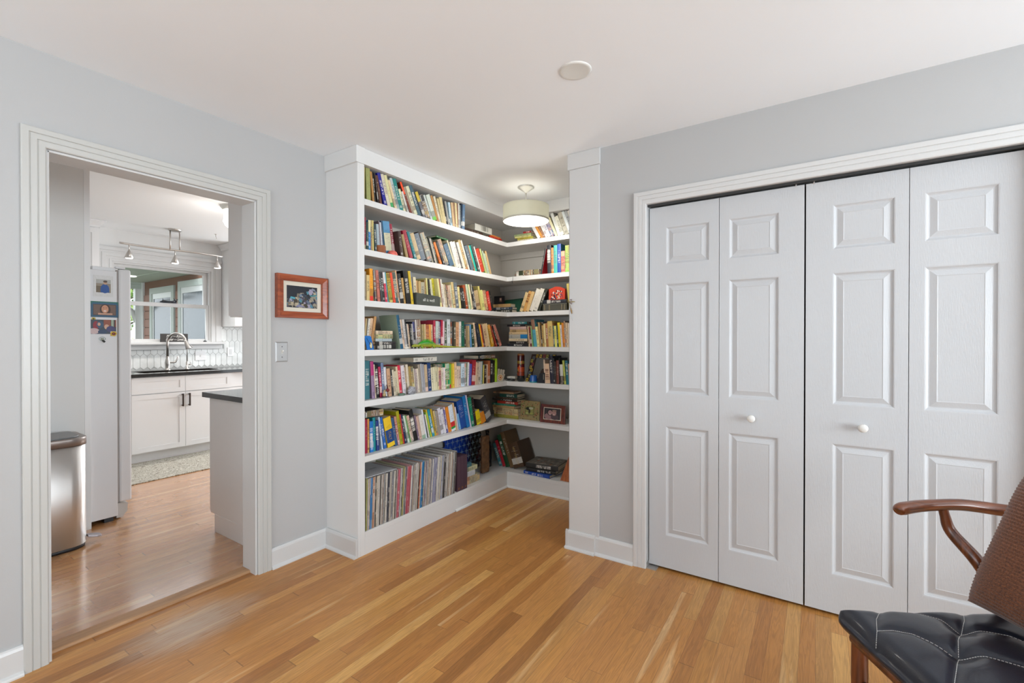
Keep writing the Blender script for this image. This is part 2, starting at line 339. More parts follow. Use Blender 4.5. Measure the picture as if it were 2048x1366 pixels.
# pilaster lining of the nook opening, crown blocks
m = MB(); m.box(-1.281, -1.0815, YB-.012, YB-.001, 0, 2.342); m.box(-1.281, -1.277, YB-.012, 2.70, 0, H-.001); m.box(-1.289, -1.077, YB-.020, YB-.001, 2.342, H-.001)
struct(m.build('trim_6', TRIM, bevel=.0015))
# recessed slab doors of the closet: four bifold leaves
def leaf(name, x0, x1, px0, px1, knob=None):
    Y = 2.612; T = .034; g = .0012; z0, z1 = .015, 2.040; m = MB()
    xs = [x0+g, px0, px1, x1-g]; zs = [z0, .195, .810, .992, 1.607, 1.716, 1.924, z1]
    grid = {(i, j): m.V((x, Y, zz)) for i, x in enumerate(xs) for j, zz in enumerate(zs)}
    for i in range(3):
        for j in range(7):
            q = [grid[i, j], grid[i+1, j], grid[i+1, j+1], grid[i, j+1]]
            if i == 1 and j in (1, 3, 5):
                rings = [q]
                for ins, dp in ((.004, .001), (.007, .0045), (.013, .0075), (.017, .008), (.040, .0015), (.043, .0025)):
                    rings.append([m.V((xs[1]+ins, Y+dp, zs[j]+ins)), m.V((xs[2]-ins, Y+dp, zs[j]+ins)), m.V((xs[2]-ins, Y+dp, zs[j+1]-ins)), m.V((xs[1]+ins, Y+dp, zs[j+1]-ins))])
                for a, b in zip(rings, rings[1:]):
                    for k in range(4): m.F((a[k], a[(k+1) % 4], b[(k+1) % 4], b[k]))
                m.F(rings[-1])
            else: m.F(q)
    bk = [m.V((xs[0], Y+T, z0)), m.V((xs[3], Y+T, z0)), m.V((xs[3], Y+T, z1)), m.V((xs[0], Y+T, z1))]
    m.F(bk[::-1]); L = [grid[0, j] for j in range(8)]; Rr = [grid[3, j] for j in range(8)]; Bt = [grid[i, 0] for i in range(4)]; Tp = [grid[i, 7] for i in range(4)]
    m.F(L+[bk[3], bk[0]]); m.F(Rr+[bk[2], bk[1]]); m.F(Bt+[bk[1], bk[0]]); m.F(Tp+[bk[2], bk[3]])
    o = struct(m.build(name, DOOR))
    if knob:
        k = MB(); k.lathe([(0, 0), (.009, 0), (.009, .008), (.0075, .012), (.010, .018), (.017, .024), (.0195, .030), (.018, .036), (.012, .040), (0, .041)], (0, 0, 0), 24)
        kk = k.build('door_knob', mat('knob_enamel', (.72, .71, .68), .3), o); kk.matrix_local = Matrix.Translation((knob, Y, .897)) @ Matrix.Rotation(R(90), 4, 'X')
    return o
leaf('door_1', -.7965, -.428, -.703, -.477)
leaf('door_2', -.428, -.049, -.381, -.155, -.274)
leaf('door_3', -.045, .334, .062, .287, .175)
leaf('door_4', .334, .7125, .385, .610)
m = MB(); m.box(cx0, cx1, YB+.012, YB+.030, 2.046, cz); struct(m.build('trim_7', mat('dark_track', (.05, .05, .05), .5, .6)))
m = MB()
for x in (-.085, -.012): m.box(x-.003, x+.003, YB+.032, YB+.038, 2.036, 2.054)
m.build('track_pivots', NICK, bpy.data.objects['trim_7'])
m = MB(); m.box(cx0, cx0+.055, YB-.004, YB+.05, .0, .006); m.box(cx0, cx0+.004, YB+.002, YB+.05, .006, .03); struct(m.build('trim_8', mat('grey_bracket', (.4, .38, .36), .4, .5)))
# round cover plate on the ceiling
m = MB(); m.lathe([(.068, 0), (.067, -.003), (.060, -.0055), (.052, -.0045), (0, -.0042)], (-.857, 1.776, H), 40)
tag(m.build('ceiling_cover_plate', mat('plate_paint', (.72, .72, .69), .45)), 'round white blank cover plate on the ceiling above the nook entrance', 'cover plate')

# ------------------------------------------------------------------ built-in bookcase
SZ = [2.140, 1.8385, 1.531, 1.232, .926, .592, .137]; TH = .037
FX, FY = -2.257, 3.315                       # front planes of the left run and of the back run
bc = thing('built_in_bookcase', 'white built-in corner bookcase with seven L-shaped shelves in the nook', 'bookcase')
m = MB(); m.box(XL, FX, 1.747, 1.762, .0, 2.342); m.box(FX-.02, FX, 1.762, 1.797, .0, 2.342); m.box(XL, FX-.02, 1.762, 1.766, .1, 2.342)
m.build('side_panel', SHELF, bc, bevel=.001)
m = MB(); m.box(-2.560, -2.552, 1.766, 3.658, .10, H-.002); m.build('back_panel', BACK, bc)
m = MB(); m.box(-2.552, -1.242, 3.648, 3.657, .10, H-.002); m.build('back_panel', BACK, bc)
def lshape(m, z0, z1, x1=FX, y0=1.767):
    p = [(-2.551, y0), (FX-.0205, y0), (FX-.0205, 1.7975), (x1, 1.7975), (x1, FY), (-1.242, FY), (-1.242, 3.647), (-2.551, 3.647)]
    m.poly(p, z1-z0, fn=lambda u, v, w: (u, v, z0+w))
for i, z in enumerate(SZ):
    m = MB(); lshape(m, z-(TH if i < 6 else .03), z); m.build('shelf', SHELF, bc, bevel=.0015)
m = MB(); m.box(FX-.02, FX+.0, 1.7975, FY, 2.345, H-.001); m.box(FX-.02, -1.242, FY, FY+.02, 2.345, H-.001); m.box(-2.55, FX-.02, 1.767, 3.647, 2.345, 2.352)
m.box(FX-.02, -1.242, FY+.02, 3.647, 2.345, 2.352); m.box(XL, FX+.007, 1.735, 1.797, 2.342, H-.001); m.build('top_rail', SHELF, bc, bevel=.001)
m = MB(); m.box(FX-.02, FX-.0005, 1.7975, FY+.02, 0, .107); m.box(FX, -1.242, FY, FY+.02, 0, .107)
for pr in ([(0, 0), (.012, 0), (.012, .006), (.008, .013), (0, .017)],):
    A = [m.V((FX+w, 2.62, z)) for w, z in pr]; B = [m.V((FX+w, FY-w, z)) for w, z in pr]; C = [m.V((-1.242, FY-w, z)) for w, z in pr]
    for P, Q in ((A, B), (B, C)):
        for i in range(5): j = (i+1) % 5; m.F((P[i], P[j], Q[j], Q[i]))
m.build('toe_board', SHELF, bc)
m = MB()
for i, z in enumerate(SZ[:6]):   # wood cleats under the shelves along the back wall
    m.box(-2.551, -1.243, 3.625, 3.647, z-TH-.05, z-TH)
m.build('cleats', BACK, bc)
BK={
'L1':'''1.811 0.0104 0.199 0.6 b0a060
1.831 0.0309 0.198 -2.0 989c60
1.877 0.0138 0.185 -6.5 b08040
1.892 0.0148 0.189 -6.6 1c1c18 t
1.916 0.0092 0.186 -9.2 281a16
1.934 0.0182 0.176 -11.8 5a3020
1.969 0.0245 0.201 -16.6 20208c t
1.998 0.0242 0.201 -17.3 d0c8b4 t
2.024 0.0225 0.202 -17.3 d4cf9c g40a060
2.056 0.0182 0.181 -19.6 dcc49c
2.076 0.0211 0.199 -19.6 b0bcbc t
2.099 0.0305 0.201 -19.4 1c7e78 t
2.132 0.0193 0.146 -19.4 d8d4ac t
2.166 0.0155 0.14 -24.1 cfccc4
2.193 0.0163 0.21 -27.4 7a3626 cf04a10
2.212 0.018 0.183 -27.4 9c8e7c
2.233 0.0291 0.192 -26.0 d4d4b4 t
2.266 0.028 0.205 -26.0 44606c t
2.3 0.007 0.184 -26.6 1c2024
2.314 0.0276 0.177 -28.1 66666c cc8b040
2.346 0.0387 0.163 -26.8 4e4238 p
2.39 0.0181 0.176 -26.8 c4ccc8
2.411 0.0377 0.181 -24.3 ccd4c8 g70c050
2.453 0.0215 0.186 -23.0 b4824a
2.477 0.0209 0.186 -20.6 d4ccb4 t
2.5 0.0204 0.175 -17.8 c4b484
2.522 0.0292 0.191 -16.1 ccbc8c
2.553 0.0178 0.169 -14.4 201c1c
2.572 0.0159 0.174 -13.6 9c9c98 r
2.589 0.0131 0.173 -12.1 46626c
2.603 0.022 0.176 -10.6 b4ccd8
2.626 0.0232 0.181 -7.8 ccac84
2.65 0.0123 0.187 -6.4 96765a
2.663 0.0173 0.189 -4.8 dccc9c
2.681 0.0074 0.189 -4.2 a4765a
2.689 0.0114 0.194 -1.2 d8d4c8
2.701 0.0154 0.184 -0.9 767e82
2.717 0.0114 0.199 1.6 243448
2.729 0.0294 0.198 2.3 5c7894''',
'L2':'''1.813 0.0117 0.197 0.3 86283a g9c8c70
1.828 0.0162 0.172 -0.6 0e3a34
1.845 0.0166 0.186 -0.7 1c78b8 cd8d4a8
1.864 0.0094 0.188 -1.2 908868 p
1.874 0.012 0.189 -1.2 c4b46c t
1.893 0.0154 0.17 -3.4 14343a t
1.909 0.0398 0.17 -3.4 107078 m
1.95 0.0204 0.188 -3.5 a8b8c0
1.971 0.0082 0.211 -3.5 84727a
1.987 0.0116 0.205 -5.5 ccccd0
2.0 0.0111 0.219 -5.7 30506e
2.019 0.0545 0.22 -7.6 5890b8 mlabel
2.08 0.0227 0.214 -9.0 94203a t
2.104 0.0249 0.166 -9.2 361a16
2.151 0.0223 0.154 -16.6 9a8254
2.188 0.032 0.188 -21.0 9c2238
2.229 0.0234 0.187 -22.7 1a747a
2.255 0.0354 0.181 -22.7 c4ac84
2.294 0.0483 0.186 -22.7 64707c t
2.347 0.006 0.212 -22.5 3a2a26
2.36 0.0414 0.205 -24.0 b8bcac p
2.406 0.0169 0.178 -22.5 908c78
2.425 0.0087 0.187 -21.0 282824
2.435 0.0158 0.181 -21.0 b4ac9c
2.457 0.0131 0.182 -22.3 2a3022 t
2.484 0.0229 0.163 -26.0 dc7414
2.52 0.0239 0.173 -28.9 1a1a1e
2.548 0.0391 0.195 -28.2 b4a48c p
2.593 0.0465 0.167 -27.2 345a74
2.646 0.0155 0.209 -26.7 c8c0a0
2.664 0.0296 0.198 -23.6 d4d0c8
2.697 0.0287 0.204 -23.6 d0ccc4 t
2.733 0.014 0.206 -24.6 504c48
2.749 0.0266 0.21 -24.6 d4cebf
2.78 0.0248 0.234 -24.8 c4ac74 p
2.808 0.0172 0.236 -24.8 d4ccbc
2.831 0.012 0.204 -25.7 284050
2.845 0.0364 0.199 -25.7 566470
2.886 0.0112 0.213 -24.4 ac8456
2.899 0.0267 0.21 -24.4 20a898
2.933 0.0265 0.224 -25.3 384440
2.963 0.013 0.214 -25.3 d0d0cc
2.978 0.0493 0.194 -24.8 b83c24
3.033 0.0185 0.206 -24.3 acb874
3.054 0.0188 0.192 -22.8 9cac94
3.075 0.0197 0.174 -22.8 b0bca0
3.097 0.0206 0.197 -22.7 c4a474''',
'L3':'''1.809 0.0145 0.176 0.3 a49884
1.826 0.0222 0.156 -0.4 d0b880 t
1.851 0.0236 0.198 -1.2 e89c1e gd83020
1.877 0.0055 0.158 -1.8 ac864c
1.888 0.0156 0.191 -3.6 242026 p
1.91 0.0208 0.194 -5.3 b86a5a t
1.938 0.0113 0.182 -7.3 363236 t
1.95 0.0202 0.186 -7.3 202022 t
1.971 0.0179 0.188 -7.3 c02644 cd0d0d0
1.991 0.0096 0.192 -7.7 489ca8
2.004 0.0295 0.187 -8.5 b4a418 p
2.038 0.0191 0.194 -9.6 dc4618
2.058 0.027 0.2 -9.6 3a5c54 p
2.086 0.0103 0.214 -9.6 d4a47c
2.099 0.0289 0.194 -10.1 181818 t
2.129 0.0196 0.17 -8.1 bc9454
2.154 0.0398 0.222 -9.6 0c0c0c t
2.195 0.0212 0.223 -8.4 d0b024
2.217 0.0083 0.225 -8.4 7c9cac
2.226 0.0232 0.226 -8.0 6c84b4 t
2.25 0.0263 0.192 -4.4 d8ccac t
2.277 0.0164 0.172 -2.3 c49c6c
2.294 0.0234 0.17 -2.1 bc9c64
2.318 0.0351 0.165 -2.1 aca48c t
2.354 0.0157 0.184 -2.2 ac8c4c p
2.38 0.0142 0.199 -5.2 d4cc88
2.407 0.0192 0.193 -8.7 2c2820
2.428 0.0201 0.195 -9.0 d4d0b0
2.449 0.0226 0.204 -9.0 ccc02c t
2.479 0.0181 0.204 -10.8 dcd494
2.498 0.0112 0.204 -9.9 9c4634
2.51 0.0142 0.202 -9.9 d8d0c0 t
2.525 0.0136 0.17 -9.9 dcd4c4
2.545 0.0219 0.168 -11.7 c4b494 t
2.568 0.016 0.168 -11.7 30241e p
2.585 0.025 0.166 -10.3 c4a48c t
2.611 0.0151 0.171 -10.3 c4c4a4 t
2.627 0.027 0.194 -10.3 d4c48c p
2.655 0.035 0.193 -8.8 5c646c t
2.691 0.0264 0.165 -8.8 d8c88c t
2.73 0.0168 0.16 -12.9 1c1c18 t
2.749 0.0247 0.161 -13.2 282824 t
2.775 0.0303 0.185 -13.2 9c4620
2.808 0.0169 0.196 -13.6 c4c8ac
2.826 0.012 0.199 -13.6 7ca474
2.842 0.0275 0.198 -14.4 dccca4
2.871 0.0079 0.201 -12.5 2c2a28 cd0d0bc
2.886 0.021 0.18 -14.4 2a2a34 t
2.909 0.0555 0.155 -14.7 b49c74 t
2.967 0.0217 0.196 -14.7 c4b86c
2.99 0.0308 0.166 -14.7 d0d080
3.026 0.045 0.164 -15.8 d4b48c p
3.076 0.0349 0.163 -16.6 d03626 t
3.113 0.0262 0.171 -16.6 181818''',
'L4':'''1.818 0.0094 0.197 4.8 565444 p
1.828 0.0124 0.192 4.8 b49c6c
1.841 0.0143 0.193 7.1 d8d4c8 t
1.856 0.0221 0.196 8.5 d4b494 t
1.879 0.0172 0.208 8.7 bc8c54
|
2.102 0.024 0.224 -10.1 16506e v
2.127 0.0171 0.195 -10.1 c4ac98 t
2.145 0.0191 0.196 -9.6 c0bcb8 t
2.165 0.0103 0.197 -9.3 1c1c1c
2.176 0.0103 0.181 -7.9 863e2e
2.187 0.0143 0.169 -7.8 8494a4
2.202 0.0123 0.169 -7.8 ccb49c
2.215 0.0133 0.164 -7.8 3a3e3e p
2.229 0.0123 0.167 -6.8 202020 t
2.242 0.0104 0.17 -5.4 b4b0ac
2.253 0.0213 0.183 -5.4 1c1824 c404470
2.275 0.0108 0.198 -4.7 d0c8c4
2.287 0.0313 0.202 -4.8 6c523e p
2.319 0.0094 0.202 -4.2 c4b494
2.329 0.0124 0.168 -2.7 a49064 t
2.342 0.0114 0.168 -2.0 9c884c
2.354 0.0165 0.171 -2.0 c4ac84
2.372 0.0294 0.166 -2.3 c86a20 p
2.404 0.0194 0.17 -3.0 d49444
2.424 0.0204 0.169 -2.3 d4b490 t
2.445 0.0204 0.2 -1.1 ac2e46 t
2.466 0.0304 0.197 -0.3 b4c0b8
2.497 0.0244 0.195 -0.3 3c4c7c p
2.522 0.0184 0.207 0.3 ac1636
2.541 0.0184 0.199 0.3 d8bcc4
2.561 0.0266 0.197 0.0 485444 t
2.59 0.0353 0.214 -0.5 c8cccc t
2.626 0.0174 0.196 -0.6 2a2a2a p
2.644 0.0184 0.2 -0.6 302c28
2.663 0.0244 0.2 0.0 46402e t
2.688 0.0384 0.195 0.0 c4946c t
2.727 0.028 0.202 0.0 d0ccc4 t
2.758 0.0319 0.205 -0.7 0e5844
2.791 0.0169 0.171 -0.8 302c28 t
2.813 0.0141 0.171 -2.3 b49c74
2.832 0.0174 0.18 -3.8 5c8cb4
2.852 0.0285 0.179 -4.4 1a3a26 t
2.905 0.0253 0.196 -11.8 d8bc9c t
2.94 0.0401 0.194 -14.2 1a2232
2.987 0.0137 0.19 -15.6 dcac28
3.003 0.0148 0.189 -15.9 c04c20
3.019 0.0129 0.178 -15.6 46262a
3.033 0.0438 0.189 -15.4 ccac84 t
3.079 0.0248 0.197 -15.4 d4c094
3.126 0.0298 0.19 -21.1 dca418 p
3.182 0.0173 0.192 -27.3 983020
3.211 0.0203 0.197 -29.5 1a1818 t
3.235 0.0351 0.198 -29.5 c07c6c t''',
'L5':'''1.837 0.0392 0.237 -0.2 36707a m
1.89 0.0236 0.232 -3.5 947a98 cb03474
1.915 0.0071 0.213 -3.7 d4c4ac
1.929 0.0261 0.208 -5.4 141414 T
1.956 0.0173 0.196 -5.4 b01e4c t
1.974 0.0203 0.22 -4.1 6c7c9c t
1.995 0.0196 0.191 -4.1 d4d4d8
2.021 0.0275 0.181 -5.9 bc9474 t
2.052 0.0148 0.175 -6.8 282828 t
2.068 0.0183 0.171 -7.0 d0c4ac
2.087 0.0166 0.161 -7.0 c4b89c t
2.105 0.0153 0.19 -7.2 ccbc9c
2.121 0.0232 0.197 -6.6 d02e48 t
2.147 0.0292 0.195 -7.2 d0c8cc t
2.177 0.0133 0.186 -6.8 b4a48c p
2.191 0.0212 0.2 -6.8 d4c8b4
2.213 0.0213 0.186 -6.4 9c844c
2.235 0.0229 0.182 -6.4 aca064 p
2.259 0.0133 0.17 -6.5 ccc4b8
2.273 0.0133 0.166 -6.5 b0a09c t
2.287 0.0164 0.167 -6.5 d4c8b4
2.305 0.0203 0.194 -6.8 9a8e7e
2.326 0.0183 0.199 -6.8 a0a0a4
2.345 0.0143 0.196 -6.4 9898a0
2.36 0.0283 0.19 -4.5 bca484 gd8b8a8
2.389 0.0326 0.201 -4.5 1c3a6a t
2.423 0.0213 0.166 -4.7 d0c8a8 t
2.445 0.0203 0.168 -4.7 d4ccac
2.466 0.0174 0.167 -3.4 ccc4a0 t
2.484 0.0104 0.167 -1.7 d4c8a4
2.495 0.0312 0.165 -1.7 a87080 p
2.528 0.0194 0.16 -2.1 d4c8b4 t
2.548 0.0204 0.159 -2.1 d8c8c8
2.57 0.0454 0.187 -2.5 16885e p
2.616 0.0154 0.183 -1.3 5ca43c gb02020
2.632 0.0164 0.182 -1.3 b0a020
2.649 0.0214 0.185 -1.3 e0b83c
2.671 0.0234 0.194 -1.1 d4b494 t
2.695 0.0224 0.163 -1.1 d0bca4 t
2.718 0.0284 0.161 -1.1 ccb4a4 t
2.747 0.0394 0.18 0.6 c4d4e0 m
2.787 0.0224 0.182 0.6 d0d0d4 p
2.81 0.0104 0.181 2.5 66845c
2.821 0.0184 0.186 2.8 d8d8d4 t
2.84 0.0154 0.175 2.8 6c5ca4
2.856 0.0204 0.171 3.9 4654a4
2.877 0.0423 0.202 4.4 a02630
2.92 0.0177 0.182 4.9 d4b494
2.94 0.0205 0.174 4.4 c4ac94 t
2.966 0.0233 0.184 2.8 c4b8a8
2.99 0.0204 0.186 2.8 b4b8b8
3.011 0.0113 0.19 2.8 1e5650
3.023 0.0162 0.156 2.7 ccbc5c
3.044 0.0314 0.151 1.1 36261a t
3.076 0.0203 0.158 1.1 ccb8a4
3.097 0.0298 0.189 1.1 ac643c
3.128 0.0363 0.196 0.9 10141c t
3.166 0.0354 0.188 0.6 2a1e18
3.202 0.0264 0.202 0.9 a4c82e''',
'L6':'''1.842 0.0174 0.21 -0.3 98203f
1.86 0.0137 0.211 -0.3 d48c3c pp
1.877 0.026 0.193 -1.1 1672c0 T
1.904 0.0204 0.213 -1.2 18848c
1.929 0.0219 0.191 -2.4 1e367a T
1.97 0.0114 0.212 -7.8 b8c8d8 t
1.992 0.0222 0.207 -10.5 2462b0 t
2.022 0.059 0.198 -12.3 e4bc26 B
2.083 0.0229 0.192 -11.8 34547a
2.107 0.0203 0.197 -10.1 9c3050 p
2.129 0.024 0.23 -10.3 a09a12 t
2.154 0.0109 0.205 -10.3 ac2828
2.171 0.0152 0.203 -11.7 1e264c t
2.196 0.0161 0.195 -14.2 c0d0c0
2.215 0.011 0.194 -14.7 649454
2.227 0.0274 0.187 -14.7 d4c4b4 p
2.256 0.0343 0.223 -14.0 161616 T
2.292 0.015 0.18 -13.4 746074
2.308 0.0238 0.171 -12.7 c4a494
2.333 0.0336 0.176 -12.6 d4d0c8 g90a890
2.368 0.0137 0.213 -12.6 d0d4dc
2.386 0.0083 0.19 -13.5 1c2430
2.397 0.0106 0.174 -14.1 d4ccc4
2.412 0.0092 0.188 -15.2 8cbc3e
2.425 0.009 0.208 -16.0 dcbc30
2.435 0.0225 0.207 -16.0 208ca4 t
2.459 0.0178 0.206 -14.3 bc9c20
2.478 0.0209 0.189 -12.2 c4b484 p
2.5 0.0044 0.188 -12.2 9c9c9c
2.506 0.0187 0.185 -12.5 94887f
2.528 0.0325 0.199 -13.2 d0ccd4 t
2.562 0.0237 0.19 -13.2 d8d4d8 t
2.587 0.015 0.179 -13.0 605890 t
2.603 0.0111 0.202 -13.0 dcc8d0
2.615 0.0287 0.197 -12.6 dc8424
2.645 0.0462 0.205 -12.6 d0d8e0 R
2.693 0.0171 0.22 -11.3 c8a474
2.711 0.0121 0.186 -11.3 ccc0c8
2.734 0.0216 0.129 -15.5 74acd4
2.757 0.0678 0.231 -15.5 164690 S
2.828 0.0372 0.261 -14.1 1672b0
2.867 0.0159 0.266 -13.7 c0b8d0
2.884 0.0366 0.24 -11.4 0e7c5c S
2.922 0.0297 0.232 -11.4 2e1818 S
2.961 0.0526 0.119 -14.9 e4cc0e t
3.016 0.0642 0.097 -14.9 d88418
|
3.094 0.0724 0.229 -25.7 3a3a3e''',
'R1':'''-1.959 0.028 0.151 -29.9 d4d4d4
-1.926 0.0211 0.152 -29.9 cc8c3e
-1.901 0.0161 0.148 -28.7 94684a
-1.882 0.0218 0.17 -26.1 d8d8d8
-1.857 0.0272 0.173 -26.1 d4d4dc t
-1.826 0.031 0.155 -25.4 5464a4 p
-1.791 0.022 0.177 -25.1 dcd8b4
-1.766 0.0256 0.204 -20.7 d4d8d4
-1.738 0.0303 0.172 -20.7 d8d8c8 t
-1.705 0.0362 0.199 -19.9 b4b0a0 t
-1.664 0.021 0.205 -20.4 d0d8d8
-1.641 0.0247 0.204 -20.4 a0a4a4 t
-1.614 0.021 0.205 -20.4 d8d4cc
-1.591 0.0247 0.202 -20.4 bc5c54''',
'R2':'''-1.935 0.0141 0.217 11.5 1c1c1e u
|
-1.865 0.0374 0.237 -1.1 20242c T
-1.827 0.0224 0.214 -1.1 dc7c2e p
-1.804 0.0314 0.23 -0.7 3eaca0 t
-1.772 0.0333 0.238 -0.5 1848a0 m
-1.738 0.0364 0.176 -0.5 d46464 p
-1.701 0.0504 0.218 -0.5 88c04e p
-1.65 0.0174 0.212 -0.5 2a8c98
-1.632 0.0254 0.201 0.0 a8b0b0''',
'R3':'''-2.148 0.0298 0.173 21.4 ccb484
-2.112 0.0303 0.18 20.4 c49450 T
-2.079 0.0285 0.174 20.4 ccac74
-2.048 0.0364 0.196 22.2 d4d0c4
-2.008 0.0374 0.196 22.2 d0ccc0
-1.967 0.0232 0.196 23.8 22261a t
|
-1.665 0.0272 0.216 -7.3 bcac5c
-1.637 0.0242 0.208 -6.6 c4bc8c''',
'R4':'''-2.048 0.0098 0.175 -4.9 d4bc94
-2.034 0.02 0.168 -6.1 682820
-2.013 0.0098 0.176 -6.2 7cac6c
-1.997 0.0331 0.231 -7.9 4894a4 c84604c
-1.963 0.0232 0.17 -7.9 d4c888 t
-1.939 0.0163 0.204 -5.6 a48454
-1.922 0.0094 0.18 -4.1 2c2018
-1.912 0.0184 0.179 -3.5 ac8c4c t
-1.893 0.0166 0.194 -3.5 d4c48c
-1.875 0.0214 0.197 -3.8 9c643a t
-1.853 0.0433 0.214 -3.8 c4ac64 t
-1.809 0.0034 0.2 -3.4 b07c44
-1.805 0.0099 0.175 -3.4 2e645c
-1.793 0.0196 0.174 -3.9 d4d06c t
-1.771 0.0104 0.178 -4.5 1c3c38
-1.76 0.023 0.2 -4.5 d0bc18
-1.736 0.0153 0.18 -4.6 ccc4c4 t
-1.72 0.0193 0.198 -4.6 cc7c20
-1.7 0.0144 0.213 -4.6 5c585c p
-1.685 0.0154 0.199 -4.3 ccb494 t
-1.669 0.0234 0.193 -3.2 d4c4b4
-1.645 0.0194 0.189 -3.0 b8a480''',
'R5':'''-1.904 0.0134 0.199 -4.1 d4bca4
-1.89 0.0403 0.164 -4.1 d4b494 T
-1.849 0.0323 0.228 -3.5 16162c t
-1.816 0.0134 0.212 -3.2 141416
-1.802 0.0124 0.184 -3.1 2a1c16
-1.789 0.0214 0.195 -1.2 6c3020
-1.767 0.0071 0.214 -1.2 181414
-1.753 0.0275 0.162 -3.4 181818 w
-1.718 0.0173 0.197 -5.8 acb44e
-1.7 0.0243 0.196 -4.1 106474 t
-1.675 0.0114 0.169 -3.7 c49c7c
-1.663 0.0194 0.165 -3.7 4a2420
-1.643 0.0224 0.187 -3.1 203028''',
'R7':'''-2.413 0.0383 0.21 -22.2 3e7880 t
-2.371 0.0309 0.243 -22.2 a81e2e
-2.337 0.0406 0.296 -20.6 184426 t
-2.293 0.0415 0.326 -20.6 6a5030
-2.248 0.1103 0.225 -20.0 4a3420''',
}
# ------------------------------------------------------------------ books
NAMED = [('black', '141414'), ('charcoal', '3a3a3c'), ('grey', '8a8a8a'), ('pale grey', 'b8b8b8'), ('white', 'd6d6d4'), ('cream', 'd4c8ac'), ('pale yellow', 'd4cf94'), ('tan', 'bc9a68'),
         ('light brown', '96704c'), ('dark brown', '3c2418'), ('rust', '98481f'), ('red', 'b02828'), ('crimson', '98203c'), ('pink', 'd06a70'), ('pale pink', 'd4b8b0'), ('orange', 'd8761c'), ('amber', 'd8a028'),
         ('yellow', 'dcc41c'), ('olive', '9a9448'), ('lime green', '9cc43c'), ('green', '4c9a54'), ('dark green', '164a34'), ('teal', '1c7c80'), ('turquoise', '30aaa0'), ('light blue', '90b8d0'),
         ('blue', '1c64b4'), ('navy blue', '1c2c58'), ('slate blue', '58707e'), ('purple', '604a90'), ('mauve', '907080'), ('sage green', 'a4ac88')]
def lab_(h): c = [int(h[i:i+2], 16) for i in (0, 2, 4)]; return (.35*c[0]+.5*c[1]+.15*c[2], c[0]-c[1], c[1]-c[2])
def cname(h):
    a = lab_(h); return min(NAMED, key=lambda n: (a[0]-lab_(n[1])[0])**2*.6+(a[1]-lab_(n[1])[1])**2*1.2+(a[2]-lab_(n[1])[2])**2)[0]
def ordn(n): return str(n)+('th' if 10 <= n % 100 <= 20 else {1: 'st', 2: 'nd', 3: 'rd'}.get(n % 10, 'th'))
def lum(c): return .3*c[0]+.59*c[1]+.11*c[2]
def mixc(a, b, t): return tuple(a[i]*(1-t)+b[i]*t for i in range(3))+(1,)
